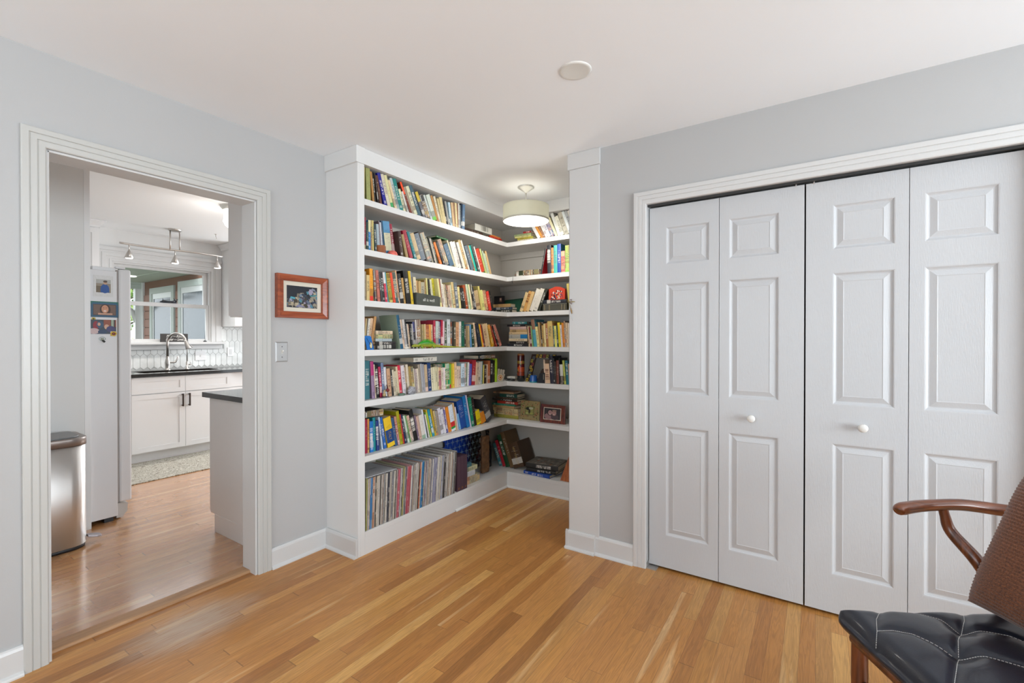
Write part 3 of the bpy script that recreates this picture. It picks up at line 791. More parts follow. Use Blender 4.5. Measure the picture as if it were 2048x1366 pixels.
def book_mesh(t, D, Hh, col, fl, seed):
    rr = random.Random(seed); c = hx(col); L = lum(c)
    mc = re.search('c([0-9a-f]{6})', fl); mg = re.search('g([0-9a-f]{6})', fl); fl0 = fl; fl = re.sub('[cg][0-9a-f]{6}', '', fl)
    ink = hx('e8e4da') if L < .22 else hx(rr.choice(['2a2620', '5a2018', '243050', '3a3a30']))
    strong = ('t' in fl or 'T' in fl or 'm' in fl) and t < .045
    patt = 'p' in fl
    b = .0022 if t > .012 else .0012; m = MB(); cols = [0, .2, .5, .8, 1]
    # spine: colour bands and lettering blocks
    zs = [0.0]; kind = []
    tz0, tz1 = (.30+.1*rr.random(), .82+.1*rr.random())
    cuts = sorted([.06+.05*rr.random(), .14+.04*rr.random(), tz0]); z = 0
    for q in cuts: zs.append(q); kind.append('b')
    kind[1] = 'logo' if rr.random() < .4 and t < .04 else 'b'
    z = tz0
    while z < tz1 and len(zs) < 52:
        w = .005+.009*rr.random(); z += w; zs.append(min(z, .97)); kind.append('ink' if rr.random() < .62 else 'b')
    zs += [.985, 1.0]; kind += ['b', 'b']
    alt = hx(mc.group(1)) if mc else None      # other colour on the upper part
    gcol = hx(mg.group(1)) if mg else None  # sticker near the foot
    band = mixc(c, ink, .35+.3*rr.random()) if rr.random() < .35 else None
    xs = [q*t for q in cols]; bul = [0, -.0012, -.0018, -.0012, 0] if t > .008 else [0]*5
    g = [[m.V((xs[i], bul[i], zz*Hh)) for i in range(5)] for zz in zs]
    for j in range(len(zs)-1):
        zm = (zs[j]+zs[j+1])/2; base_ = c
        if alt and zm > .62: base_ = alt
        if band and .2 < zm < .27 and not patt: base_ = band
        if 'label' in fl: base_ = hx('d8d4b4') if .12 < zm < .66 else c
        if 'B' in fl: base_ = hx('16407c') if .2 < zm < .58 else c
        if patt: base_ = mixc(c, rr.choice([ink, hx('c86030'), hx('d8c890'), hx('305868'), c]), .15+.45*rr.random())
        pick = rr.choice([(1,), (2,), (1, 2), (1, 2)])
        for i in range(4):
            cc = base_
            if kind[j] == 'ink' and i in pick and (strong or rr.random() < .35): cc = mixc(base_, ink, .6 if strong else .3)
            if kind[j] == 'ink' and 'T' in fl and i in (0, 1, 2): cc = mixc(base_, ink, .8)
            if kind[j] == 'logo' and i in (1, 2): cc = mixc(base_, ink, .35)
            if gcol and zm < .2: cc = gcol
            if 'w' in fl: cc = hx('c8c8c0') if zm > .42 else mixc(c, hx('b0a090'), .5*rr.random())
            if patt and rr.random() < .5: cc = mixc(cc, rr.choice([ink, hx('d8b070'), hx('703028')]), .5)
            if 'R' in fl and zm < .3: cc = hx('c02828') if zm > .22 else hx('e0c020') if zm > .16 else hx('20903c') if zm > .09 else cc
            m.F((g[j][i], g[j][i+1], g[j+1][i+1], g[j+1][i]), cc)
    # side faces, boards and inner faces
    side = mixc(c, (0, 0, 0, 1), .12)
    if 'm' in fl: side = mixc(c, hx('2c9c8c'), .3)
    if 'v' in fl: side = hx('8fa08c')
    if 'u' in fl: side = hx('a80818')
    def q(x0, x1, y0, y1): return [m.V((x, y, zz)) for zz in (0, Hh) for x, y in ((x0, y0), (x1, y0), (x1, y1), (x0, y1))]
    lo = [m.V(p) for p in ((0, D, 0), (b, D, 0), (b, .003, 0), (t-b, .003, 0), (t-b, D, 0), (t, D, 0))]
    hi = [m.V(p) for p in ((0, D, Hh), (b, D, Hh), (b, .003, Hh), (t-b, .003, Hh), (t-b, D, Hh), (t, D, Hh))]
    seqlo = [g[0][0]]+lo+[g[0][4]]; seqhi = [g[-1][0]]+hi+[g[-1][4]]
    m.F([r[0] for r in g]+[hi[0], lo[0]], side); m.F([r[4] for r in g]+[hi[5], lo[5]], side)
    for i in range(5): m.F((lo[i], lo[i+1], hi[i+1], hi[i]), side)
    m.F((seqhi[0], hi[0], hi[1], hi[2]), side); m.F([hi[2], hi[3]]+list(reversed(g[-1])), side); m.F((hi[3], hi[4], hi[5], g[-1][4]), side)
    m.F((seqlo[0], lo[0], lo[1], lo[2]), side); m.F([lo[2], lo[3]]+list(reversed(g[0])), side); m.F((lo[3], lo[4], lo[5], g[0][4]), side)
    return m, b
def add_pages(o, t, D, Hh, b):
    m = MB(); m.box(b+.0002, t-b-.0002, .0035, D-(.003 if b > .002 else .0002), .003, Hh-(.003 if b > .002 else .0008)); m.build('pages', PAGE, o)
rowname = {'L1': 'top shelf of the left run', 'L2': 'second shelf down, left run', 'L3': 'third shelf down, left run', 'L4': 'fourth shelf down, left run', 'L5': 'fifth shelf down, left run', 'L6': 'sixth shelf down, left run',
           'R1': 'top shelf, back run', 'R2': 'second shelf down, back run', 'R3': 'third shelf down, back run', 'R4': 'fourth shelf down, back run', 'R5': 'fifth shelf down, back run', 'R7': 'bottom shelf, back corner'}
plan = []
for row, txt in BK.items():
    left = row[0] == 'L'; i = int(row[1])-1; zb = SZ[i]
    ins = dict(L1=.02, L2=.02, L3=.015, L4=.02, L5=.045, L6=.05, R1=.02, R2=.02, R3=.02, R4=.02, R5=.04, R7=.10)[row]
    L = [None if r == '|' else r.split() for r in txt.split('\n')]; bk = [r for r in L if r]
    hh = [float(r[2]) for r in bk]; hmean = sum(hh)/len(hh)
    names = [cname(r[4]) for r in bk]
    for k, r in enumerate(bk):
        b0, t, Hh, th = map(float, r[:4]); col = r[4]; fl = r[5] if len(r) > 5 else ''
        rr = random.Random(k*131+i*977+(5 if left else 0))
        D = min(.285, max(.09, Hh*(.68+.08*rr.random()))); dj = (.003*rr.random()+(.006*rr.random() if k % 3 == 0 else 0))
        if row == 'R7': D = .2
        dj += .045 if (row == 'L2' and 1.90 < b0 < 2.10) else .028 if (row == 'L4' and (2.17 < b0 < 2.80 or b0 < 1.9)) else .03 if (row == 'L3' and 2.20 < b0 < 2.47) else 0
        m, bb = book_mesh(t, D, Hh, col, fl, k*7+i*1000+(500 if left else 0))
        o = m.build('book', BOOK, None, fix=True); add_pages(o, t, D, Hh, bb)
        a = R(th)
        if th <= 0: loc = Matrix.Identity(4); piv = b0
        else: loc = Matrix.Translation((-t, 0, 0)); piv = b0+t/math.cos(a)
        if left: base_ = Matrix.Translation((FX-ins-dj, piv, zb+.0004)) @ Matrix.Rotation(R(90), 4, 'Z')
        else: base_ = Matrix.Translation((piv, FY+ins+dj, zb+.0004))
        o.matrix_world = base_ @ Matrix.Rotation(a, 4, 'Y') @ loc
        cn = names[k]; lean = 'upright' if abs(th) < 3 else ('left-leaning' if th < 0 else 'right-leaning')
        size = 'slim' if t < .012 else ('thick' if t > .032 else '')
        tall = 'tall' if Hh > hmean*1.12 else ('short' if Hh < hmean*.85 else '')
        d = ' '.join(x for x in (size or tall, cn, lean, 'book') if x)
        pn = names[k-1] if k else None; nn = names[k+1] if k+1 < len(names) else None
        c1 = '%s between %s and %s ones, %s' % (d, pn, nn, rowname[row]) if pn and nn and pn != cn and nn != cn else None
        plan.append((o, c1, '%s, %s from the left, %s' % (d, ordn(k+1), rowname[row]), 'books on the '+rowname[row]))
from collections import Counter
cnt = Counter(p[1] for p in plan)
for o, c1, c2, g in plan:
    tag(o, c1 if c1 and cnt[c1] == 1 and len(c1.split()) <= 16 else c2, 'book', g)

# horizontal books: u0,u1 along the run, z0,z1, depth from front plane d0,d1
def flatbook(run, u0, u1, z0, z1, d0, d1, col, label, fl='t', group=None, yaw=0, tilt=0, pages_side=False):
    t = z1-z0-.0006; Hh = u1-u0; D = d1-d0
    m, bb = book_mesh(t, D, Hh, col, fl, int(abs(u0)*1e4) % 9973)
    o = m.build('book', BOOK); add_pages(o, t, D, Hh, bb)
    # local: x thickness -> up, z height -> along run, y depth -> into shelf
    X = Matrix(((0, 0, 1, -Hh/2), (0, 1, 0, 0), (-1, 0, 0, t), (0, 0, 0, 1)))   # height axis along +x
    c = (u0+u1)/2
    if run == 'L': base_ = Matrix.Translation((FX-d0, c, z0+.0003)) @ Matrix.Rotation(R(90), 4, 'Z')
    else: base_ = Matrix.Translation((c, FY+d0, z0+.0003))
    o.matrix_world = base_ @ Matrix.Rotation(R(yaw), 4, 'Z') @ Matrix.Rotation(R(tilt), 4, 'Y') @ X
    return tag(o, label, 'book', group)
# top shelf, left run: pile before the corner
flatbook('L', 2.795, 3.03, 2.1405, 2.178, .05, .20, '3a281e', 'flat dark brown book lying under the black lettered one, top shelf', '')
flatbook('L', 2.905, 3.135, 2.178, 2.230, .035, .17, 'b4b4ac', 'thick flat white book with black lettering on its spine, top shelf', 'T')
G = 'small flat books near the corner of the top shelf'
for k, (a, b, c, n) in enumerate(((3.135, 3.345, 'c4b080', 'tan'), (3.150, 3.365, '7c5a44', 'brown'), (3.155, 3.335, 'b8281e', 'red'), (3.145, 3.325, 'd07a34', 'orange'))):
    flatbook('L', a-.02, b-.02, 2.1405+k*.0125, 2.1405+(k+1)*.0125, .06, .18, c, 'thin flat %s book in the little pile by the corner, top shelf' % n, '', G, yaw=(k % 2)*4-2)
# top shelf, back run
G = 'flat books left of the row, top shelf, back run'
for k, (a, b, c, n) in enumerate(((-2.165, -1.985, 'c0b898', 'cream'), (-2.170, -1.990, 'a09a34', 'mustard'), (-2.195, -2.010, 'b4b074', 'pale yellow'), (-2.200, -2.012, '86966a', 'sage green'), (-2.11, -2.012, '8c2422', 'dark red'))):
    flatbook('R', a, b-.02, 2.1405+k*.0165, 2.1405+(k+1)*.0165, .03, .15, c, 'flat %s book piled beneath the lamp, top shelf, back run' % n, 't', G, yaw=(1.5, -2, 1, 2, 0)[k])
flatbook('R', -2.197, -1.952, 1.8390, 1.889, .03, .21, '2e3620', 'thick dark green book lying flat beside the red one, second shelf', 'p')
flatbook('L', 2.47, 2.60, 1.8385+.1985, 1.8385+.2125, .05, .15, '0e5c28', 'dark green book laid across the tops of leaning books, second shelf', '', tilt=3)
# third shelf, corner
G = 'flat books in the corner of the third shelf'
for k, (a, b, h, c, n, f) in enumerate(((-2.475, -2.285, .033, '34362c', 'black and cream', 'tg'), (-2.480, -2.282, .022, '2c3c50', 'navy', 't'), (-2.490, -2.300, .030, 'b89460', 'tan', ''))):
    z0 = 1.5315+sum((.033, .022, .030)[:k])
    flatbook('R', a, b+.01, z0, z0+h, .105, .21, c, 'flat %s book in the small corner pile, third shelf down' % n, f.replace('g', ''), G)
m = MB(); m.box(0, .105, 0, .02, 0, .075, hx('0c0c0e')); m.box(.045, .10, -.0012, 0, .008, .068, hx('141014')); m.box(.060, .086, -.0016, -.001, .022, .058, hx('6a4c40')); m.box(.066, .080, -.002, -.0014, .036, .054, hx('b09080'))
o = m.build('picture_card', PRINT); o.location = (-2.486, 3.44, 1.6172); tag(o, 'small black picture card standing on the corner pile, third shelf down', 'card')
m = MB(); m.box(0, .205, 0, .05, 0, .125, hx('0a3626')); m.box(.02, .185, -.002, 0, .015, .11, hx('0d4430')); o = m.build('box_file', BOOK, bevel=.002); o.location = (-2.415, 3.50, 1.5315); o.rotation_euler = (0, R(-3), 0); o.location.z += .0
tag(o, 'dark green box file behind the corner pile, third shelf down', 'box')
# third shelf, right
m = MB(); m.box(-.112, .112, 0, .16, 0, .060, hx('46463f')); m.box(-.113, .113, -.001, .161, .054, .060, hx('5c5c56'))
for x in (-.10, -.055, .06, .085): m.box(x, x+.012, -.0015, 0, .006, .05, hx('6c6450'))
o = m.build('tin_box', GLAZE); o.location = (-1.797, 3.335, 1.5315); tag(o, 'grey tin box under the navy book, third shelf, back run', 'box')
flatbook('R', -1.905, -1.69, 1.5925, 1.622, .022, .16, '161a26', 'flat navy book lying on the grey tin box, third shelf', 't')
m = MB(); m.poly([(-.075, 0), (.075, 0), (.075, .085), (.03, .105), (-.01, .11), (-.075, .09)], .03, hx('c43a1e'), lambda u, v, w: (u, w, v))
rr = random.Random(3)
for k in range(46):
    u = rr.uniform(-.055, .055); v = rr.uniform(.008, .082)*(1-abs(u)*5); s = rr.uniform(.004, .010)
    m.poly([(u-s, v), (u, v-s*.7), (u+s, v), (u, v+s*1.3)], -.0004-.0001*k*.1, hx(rr.choice(['e0d8d0', '141420', '301830', '602858', 'c8a060', '10141c', 'd8c8c0'])), lambda a, b, w: (a, -.0003+w, b))
o = m.build('tribal_collage_box', PRINT); o.name = 'collage_box'; o.location = (-1.790, 3.36, 1.6225); tag(o, 'bright orange-red box printed with a crowd collage, third shelf', 'box')
m = MB(); m.box(0, .044, 0, .10, 0, .09, hx('1a1a1a')); m.box(.006, .038, -.001, 0, .01, .08, hx('3c2018')); o = m.build('video_case', PRINT); o.location = (-1.918, 3.39, 1.6225); tag(o, 'black case beside the orange-red collage box, third shelf', 'case')
# fourth shelf: piles
G = 'flat books piled on the left of the fourth shelf'
for k, (h, c, n, f, a, b) in enumerate(((.029, '161616', 'black and white striped', 'T', 1.902, 2.096), (.021, '1e1a1c', 'black with red lettering', 't', 1.900, 2.094), (.018, 'a4b0b4', 'pale blue', '', 1.901, 2.062), (.028, 'a0b084', 'pale green patterned', 'p', 1.905, 2.070), (.022, 'd0bca0', 'cream', 't', 1.905, 2.068))):
    z0 = SZ[3]+.0004+sum((.029, .021, .018, .028, .022)[:k])
    flatbook('L', a, b-.03, z0, z0+h, .028, .17, c, 'flat %s book in the pile behind the blue card, fourth shelf' % n, f, G)
G = 'flat books piled left of the row, fourth shelf, back run'
zz = SZ[3]+.0004
for k, (a, b, h, c, n, f) in enumerate(((-2.275, -2.062, .024, '16181e', 'blue-black', 't'), (-2.251, -2.068, .022, '141412', 'plain black', 't'), (-2.258, -2.068, .023, 'c8b898', 'cream', 't'), (-2.256, -2.066, .036, 'a0a098', 'grey and blue', 'c1070a8'), (-2.256, -2.066, .020, 'c4ac84', 'thin cream', ''), (-2.246, -2.072, .023, 'ac9064', 'tan', ''), (-2.250, -2.078, .025, 'b49890', 'dusty pink', ''), (-2.275, -2.090, .020, '181016', 'narrow black', 't'))):
    flatbook('R', a, b, zz, zz+h, .03, .15, c, 'flat %s book in the pile, %s from the bottom, fourth shelf' % (n, ordn(k+1)), f, G); zz += h
flatbook('R', -2.215, -2.075, zz+.001, zz+.022, .03, .14, '14686c', 'flat teal book topmost on the pile, fourth shelf, back run', 't', yaw=6)
flatbook('R', -2.068, -1.90, SZ[3]+.192, SZ[3]+.212, .06, .17, '281416', 'dark red book laid over the upright books, fourth shelf, back run', 't')
# fifth shelf
flatbook('L', 2.245, 2.475, .926+.212, .926+.243, .05, .19, 'd4d0c4', 'white book lying across the row with brown page edge, fifth shelf', 't')
flatbook('L', 2.460, 2.592, .926+.158, .926+.186, .075, .19, '0e4a2a', 'dark green book lying on the cream books, fifth shelf', 'p')
flatbook('L', 2.985, 3.215, .926+.206, .926+.236, .06, .22, '20241a', 'black album with yellow trim lying on top, fifth shelf', 'p')
for k, (c, n) in enumerate((('161818', 'black'), ('c8c4bc', 'white'))):
    flatbook('R', -2.305+.01*k, -2.21, .9265+.020*k, .9265+.020*(k+1), .05+.01*k, .19, c, 'thin flat %s book beside the hand ornament, fifth shelf' % n, '')
# sixth shelf
flatbook('L', 1.835, 1.985, .594+.218, .594+.258, .055, .20, '1c1a18', 'thick dark book with gold print lying on top, sixth shelf left end', 'p')
G = 'flat books stacked in the corner of the sixth shelf'; zz = .5925
for k, (a, b, h, c, n, f) in enumerate(((-2.436, -2.175, .029, '968e38', 'olive', ''), (-2.436, -2.178, .030, 'c0b084', 'cream patterned', 'p'), (-2.446, -2.180, .028, 'bcac80', 'pale cream', 't'), (-2.455, -2.215, .022, 'ac8c60', 'tan', ''), (-2.455, -2.210, .018, '247862', 'teal', ''),
        (-2.400, -2.182, .023, '9c2c1c', 'red', 't'), (-2.462, -2.185, .020, '26221c', 'black', 't'), (-2.420, -2.190, .016, '443020', 'brown', ''), (-2.375, -2.190, .030, '0e4238', 'dark green', 't'), (-2.440, -2.228, .016, 'a07c5c', 'light brown', ''))):
    flatbook('R', a, b, zz, zz+h, .055, .19, c, 'flat %s book in the corner stack, %s from the bottom, sixth shelf' % (n, ordn(k+1)), f, G, yaw=(0, 0, 1, -2, 3, 1, -3, 2, 0, 4)[k]); zz += h
# bottom shelf stacks
G = 'books stacked beside the plum record boxes, bottom shelf'; zz = .1375
for k, (a, b, h, c, n, f) in enumerate(((2.775, 2.985, .062, 'c8c09c', 'thick cream and red', 'p'), (2.775, 2.925, .040, 'c8ccd0', 'white', ''), (2.775, 2.955, .036, 'c4c49c', 'pale cream', 't'), (2.79, 2.880, .032, '3c6c78', 'teal', ''))):
    flatbook('L', a, b, zz, zz+h, .05, .20, c, '%s book lying in the short stack, %s from the bottom, lowest shelf' % (n, ordn(k+1)), f, G); zz += h
G = 'large books lying flat on the bottom shelf, back run'
flatbook('R', -2.105, -1.84, .1375, .163, .022, .24, '2048a0', 'blue softback with white lettering, lowest of the flat books, bottom shelf', 't', G, yaw=-4)
flatbook('R', -2.080, -1.81, .1632, .190, .045, .27, '141416', 'flat black book in the middle of the large pile, bottom shelf', 't', G, yaw=5)
flatbook('R', -2.090, -1.79, .1902, .232, .055, .29, '1c1a18', 'thick black picture book with grey and orange jacket, on the bottom-shelf pile', 't', G, yaw=6)
# printed jacket on top of that last book
jk = [x for x in COL.objects if x.get('label', '').startswith('thick black picture book')][0]
m = MB(); rr = random.Random(9)
m.box(-.0008, 0, .004, .231, .004, .296, hx('6e675c'))
for k in range(60):
    u = rr.uniform(.02, .21); v = rr.uniform(.02, .28); s = rr.uniform(.008, .022)
    m.poly([(u-s, v-s*.3), (u, v-s*.6), (u+s, v+s*.2), (u+s*.3, v+s*.6)], -.0004, hx(rr.choice(['8c8478', '5c554a', 'a8a094', 'a86038', '443c34', '9c9488'])), lambda a, b, w: (-.0009-.00001*0+w, a, b))
m.build('dust_jacket', PRINT, jk)

# ------------------------------------------------------------------ lettering on the spines that can be read
INKW = mat('white_ink', (.72, .7, .66), .6); INKG = mat('gold_ink', (.55, .40, .16), .35, .6)
def find(sub): return next(x for x in COL.objects if sub in x.get('label', ''))
def nearest_book(left, u, z0):
    best = None
    for x in COL.objects:
        if x.get('category') == 'book' and 'book' == x.name.split('.')[0]:
            l = x.matrix_world.translation
            if abs(l.z-z0) > .02: continue
            if left and l.x > FX-.10 and l.x < FX and abs(l.y-u) < .03: d = abs(l.y-u)
            elif (not left) and l.y > FY and l.y < FY+.08 and l.x > -2.25 and abs(l.x-u) < .03: d = abs(l.x-u)
            else: continue
            if best is None or d < best[0]: best = (d, x)
    return best[1] if best else None
def spine_text(o, body, ink, frac=(.12, .9), wfrac=.6):
    if o is None: return
    xs = [v.co.x for v in o.data.vertices]; zs = [v.co.z for v in o.data.vertices]; t = max(xs); Hh = max(zs)
    size = min(t*wfrac*1.15, .032); ln = (frac[1]-frac[0])*Hh; est = size*.62*len(body)
    M = basis((t/2, -.0022, Hh*(frac[0]+frac[1])/2), (0, 0, -1), (1, 0, 0), (0, -1, 0))
    text(body, size, ink, o, 'title', M, .0003, sx=ln/max(est, 1e-4))

# ------------------------------------------------------------------ record collection
rr = random.Random(21); lp = []
span0, span1 = 1.8075, 2.626; marks = {1.815: 'a4a45c', 1.843: '3070a4', 1.865: 'b07a5c', 1.972: '1c2438', 2.054: 'b45c6a', 2.062: 'b45c6a', 2.101: 'a09a50', 2.137: 'b04454', 2.147: 'b85060', 2.155: 'a85058', 2.243: 'ac4e2c', 2.262: '1a70a4', 2.272: '1a70a4', 2.299: '54265c',
    2.385: '8c8ca8', 2.395: '9090a8', 2.405: '84849c', 2.47: '8890ac', 2.5: '1e1e24', 2.545: 'c8b4a4'}
y = span0; seq = []
while y < span1-.004:
    t = rr.choice([.0035, .004, .005, .006, .0075, .009, .011]); t = min(t, span1-y)
    key = min(marks, key=lambda q: abs(q-(y+t/2)))
    if abs(key-(y+t/2)) < .006: c = marks[key]
    else: c = rr.choice(['b8b0a0', 'c4bcb0', 'a8a096', '8c867c', 'c8c4bc', '9c9890', '6c6862', '3c3a38', 'b4a490', 'a89484', '787884', 'd0ccc4', '24242a', 'b0a8a4', '94867a', '8c9090'])
    seq.append((y, t, c)); y += t
tot = len(seq)
for k, (y, t, c) in enumerate(seq):
    f = (y-span0)/(span1-span0); th = 1.5+3.4*min(f/.5, 1); hh = .310+rr.uniform(-.002, .003)+.008*(k % 9 == 0); dd = .282
    m = MB(); nz = 14; col = hx(c); zs = [0]+sorted(rr.uniform(.02, .98) for _ in range(nz))+[1]
    tt = t*math.cos(R(th))-.0006
    A = [[m.V((0, 0, z*hh)), m.V((tt, 0, z*hh))] for z in zs]
    for j in range(len(zs)-1): m.F((A[j][0], A[j][1], A[j+1][1], A[j+1][0]), mixc(col, hx(rr.choice(['e0dcd4', '3c3834', c, c])), rr.uniform(0, .38)))
    B = [m.V(p) for p in ((0, dd, 0), (tt, dd, 0), (tt, dd, hh), (0, dd, hh))]
    m.F(B, col); m.F([a[0] for a in A]+[B[3], B[0]], mixc(col, hx('b0aca4'), .5)); m.F([a[1] for a in A]+[B[2], B[1]], mixc(col, hx('a8a49c'), .5))
    m.F((A[0][0], A[0][1], B[1], B[0]), col); m.F((A[-1][0], B[3], B[2], A[-1][1]), mixc(hx('a8a29c'), hx(rr.choice(['c8c4bc', '605c5a', '8c8078', 'b8b0ac'])), rr.random()))
    o = m.build('vinyl_record', BOOK)
    piv = y+t
    o.matrix_world = Matrix.Translation((FX-.006-rr.uniform(0, .004), piv, .1375)) @ Matrix.Rotation(R(90), 4, 'Z') @ Matrix.Rotation(R(th), 4, 'Y') @ Matrix.Translation((-tt, 0, 0))
    tag(o, '%s%s record sleeve, %s from the left in the row, bottom shelf' % ('thin ' if t < .0045 else '', cname(c), ordn(k+1)), 'record', 'vinyl records standing on the bottom shelf')
# sleeve lying flat on top of the first records
m = MB(); m.box(-.283, 0, 0, .245, 0, .004, hx('aeb2b8')); o = m.build('vinyl_record', PRINT); o.matrix_world = Matrix.Translation((FX-.010, 1.812, .4545)) @ Matrix.Rotation(R(-.4), 4, 'X')
text('PIANO   MUSIC', .019, mat('grey_ink', (.12, .12, .13), .6), o, 'title', basis((-.13, .125, .0046), (0, 1, 0), (-1, 0, 0), (0, 0, 1)), .0002)
tag(o, 'pale grey record sleeve lying flat across the first records, bottom shelf', 'record')
for k in range(3):
    t = .0385; m = MB(); y0 = 2.655+k*.0400; m.box(-.282, 0, 0, t, 0, .262, hx('4a3440'))
    for z in (.03, .05, .23): m.box(-.0002, .0006, .002, t-.002, z, z+.0015, hx('3a2832'))
    m.box(0, .0008, .012, .028, .012, .028, hx('7a4a34'))
    o = m.build('record_box', BOOK, bevel=.002); o.location = (FX-.008, y0, .1375)
    tag(o, ('plum cloth record box nearest the loose records', 'middle plum cloth record box of three', 'plum cloth record box beside the short stack of books')[k]+', bottom shelf', 'record box', 'plum record boxes on the bottom shelf')
# ------------------------------------------------------------------ ornaments on the shelves
def pict(m, u0, v0, u1, v1, fn, items, d=.0004):
    """flat printed picture: items (points in 0..1, colour) laid in thin layers"""
    for k, (pts, c) in enumerate(items):
        m.poly([(u0+(u1-u0)*a, v0+(v1-v0)*b) for a, b in pts], d*.5, hx(c), lambda u, v, w, k=k: fn(u, v, w+d*.25*k))
def ell(cx, cy, rx, ry, n=12, a0=0): return [(cx+rx*math.cos(a0+2*math.pi*i/n), cy+ry*math.sin(a0+2*math.pi*i/n)) for i in range(n)]
def rect(a, b, c, d): return [(a, b), (c, b), (c, d), (a, d)]
# wooden cube, pink stone, second shelf
m = MB(); m.box(-.024, .024, -.024, .024, 0, .048); o = m.build('wooden_block', wood('block_wood', '7a3c14', 'a8602a', .5, 2), bevel=.001); o.location = (FX-.035, 1.955, 1.8390); o.rotation_euler = (0, 0, R(40))
tag(o, 'small orange-brown wooden cube in front of the teal book, second shelf', 'block')
def rock(name, c, r, col, seed, mat_=None, sq=(1, 1, 1), rough=.6, var=None):
    bm = bmesh.new(); bmesh.ops.create_icosphere(bm, subdivisions=3, radius=1)
    for v in bm.verts:
        n = noise.noise(v.co*1.3+Vector((seed, 0, 0)))*.35+noise.noise(v.co*3+Vector((seed, 5, 0)))*.15
        v.co = Vector((v.co.x*r*sq[0], v.co.y*r*sq[1], v.co.z*r*sq[2]))*(1+n)
    zmin = min(v.co.z for v in bm.verts)
    for v in bm.verts: v.co.z = max(v.co.z, zmin*.55)
    zmin = min(v.co.z for v in bm.verts)
    for v in bm.verts: v.co.z -= zmin
    for f in bm.faces: f.smooth = True
    me = bpy.data.meshes.new(name); bm.to_mesh(me); bm.free(); me.materials.append(mat_ or mat('stone_'+col, hx(col)[:3], rough, var=.35, vscale=60, bump=.5, bscale=120))
    o = bpy.data.objects.new(name, me); COL.objects.link(o); o.location = c; return o
tag(rock('stone', (FX-.032, 2.045, 1.8389), .026, 'd8685c', 3, sq=(.8, 1.4, .75)), 'lumpy coral pink stone beside the wooden cube, second shelf', 'stone')
# chalkboard block
t = thing('block_sign', 'dark grey block sign reading all is well, third shelf down', 'sign', loc=(FX-.006, 2.350, 1.5314))
m = MB(); m.poly([(-.118, 0), (.115, 0), (.115, .068), (.09, .073), (-.09, .081), (-.118, .083)], -.034, None, lambda u, v, w: (w, u, v)); m.build('block', mat('slate', (.055, .062, .052), .7, var=.25, vscale=20, bump=.2, bscale=200), t, bevel=.001)
text('all is well', .030, mat('chalk', (.62, .62, .58), .9), t, 'lettering', basis((.0006, .0, .038), (0, 1, 0), (0, 0, 1), (1, 0, 0)), .0003, sx=1.05)
# blue card with a boat
t = thing('blue_card', 'bright blue card with a cream leaf shape, leaning at the left end, fourth shelf', 'card', loc=(FX-.004, 1.808, 1.2324))
m = MB(); m.poly([(.012, 0), (.062, 0), (.050, .078), (.044, .085), (.006, .085), (.0, .078)], -.004, hx('1268b4'), lambda u, v, w: (w-.012*v/.085, u, v))
pict(m, 0, 0, .062, .085, lambda u, v, w: (.0003+w-.012*v/.085, u, v), [(ell(.66, .32, .17, .25, 14, .4), '2a2a28'), (ell(.67, .32, .13, .21, 14, .4), 'd8d0a8'), (ell(.60, .44, .04, .10, 8), '3a3020'), ([(.2, .85), (.24, .86), (.5, .5), (.46, .5)], '102438')])
m.build('card', PRINT, t)
# iguana figure
t = thing('toy_iguana', 'green and yellow toy iguana with a spiny back on the fourth shelf', 'toy', loc=(FX+.003, 0, 1.2324))
m = MB(); P = [(0, 2.205, .016), (0, 2.215, .018), (.0, 2.235, .021), (-.002, 2.258, .020), (-.004, 2.285, .024), (-.005, 2.32, .028), (-.004, 2.36, .028), (-.003, 2.40, .024), (-.001, 2.44, .017), (.0, 2.49, .012), (.001, 2.56, .0085), (.0, 2.64, .006), (-.002, 2.72, .004), (-.004, 2.775, .003)]
Rd = [.003, .008, .0115, .009, .013, .018, .019, .016, .011, .0085, .0065, .0045, .003, .0015]
m.tube([(x-.028, y, z) for x, y, z in P], Rd, 14)
for i, f in enumerate(m.f):
    z = sum(m.v[k][2] for k in f)/len(f); y = sum(m.v[k][1] for k in f)/len(f)
    g = min(1, max(0, (z-.016)/.020)) if y < 2.45 and y > 2.25 else .25
    m.c[i] = mixc(hx('a09c30'), hx('2c8428'), g) if (int(y*160)+int(z*300)) % 4 else mixc(hx('b8a828'), hx('187820'), g)
m.build('body', PRINT, t)
m = MB()
for k in range(22):
    y = 2.272+k*.0076; zt = .028+.018*math.sin(min(1, (y-2.262)/.17)*math.pi)+.002; zb = .040*math.sin(min(1, max(0, (y-2.24)/.2))*math.pi)*.4+.022
    m.poly([(y-.004, zb), (y+.004, zb), (y+.003, zt+.016*math.sin((y-2.262)/.175*math.pi)+.004)], .002, hx('2cae2a'), lambda u, v, w: (-.029+w, u, v))
m.build('crest', GLAZE, t)
for sx_, y in ((-.012, 2.285), (-.046, 2.292), (-.010, 2.40), (-.048, 2.395)):
    m = MB(); s = 1 if sx_ > -.02 else -1; m.tube([(-.028+s*.008, y, .018), (sx_+s*.004, y-.012, .016), (sx_+s*.006, y+.006, .004), (sx_+s*.010, y-.010, .002)], [.007, .006, .0045, .003], 8, hx('7aa428')); m.build('leg', GLAZE, t)
m = MB(); m.lathe([(0, -.002), (.002, 0), (0, .002)], (-.018, 2.230, .025), 8, hx('141410')); m.lathe([(0, -.002), (.002, 0), (0, .002)], (-.038, 2.230, .025), 8, hx('141410')); m.build('eyes', GLAZE, t)
tag(rock('stone', (FX-.02, 2.155, 1.2324), .012, 'cfc8bc', 8, sq=(1, 1.6, .7)), 'tiny white stone by the head of the toy iguana, fourth shelf', 'stone')
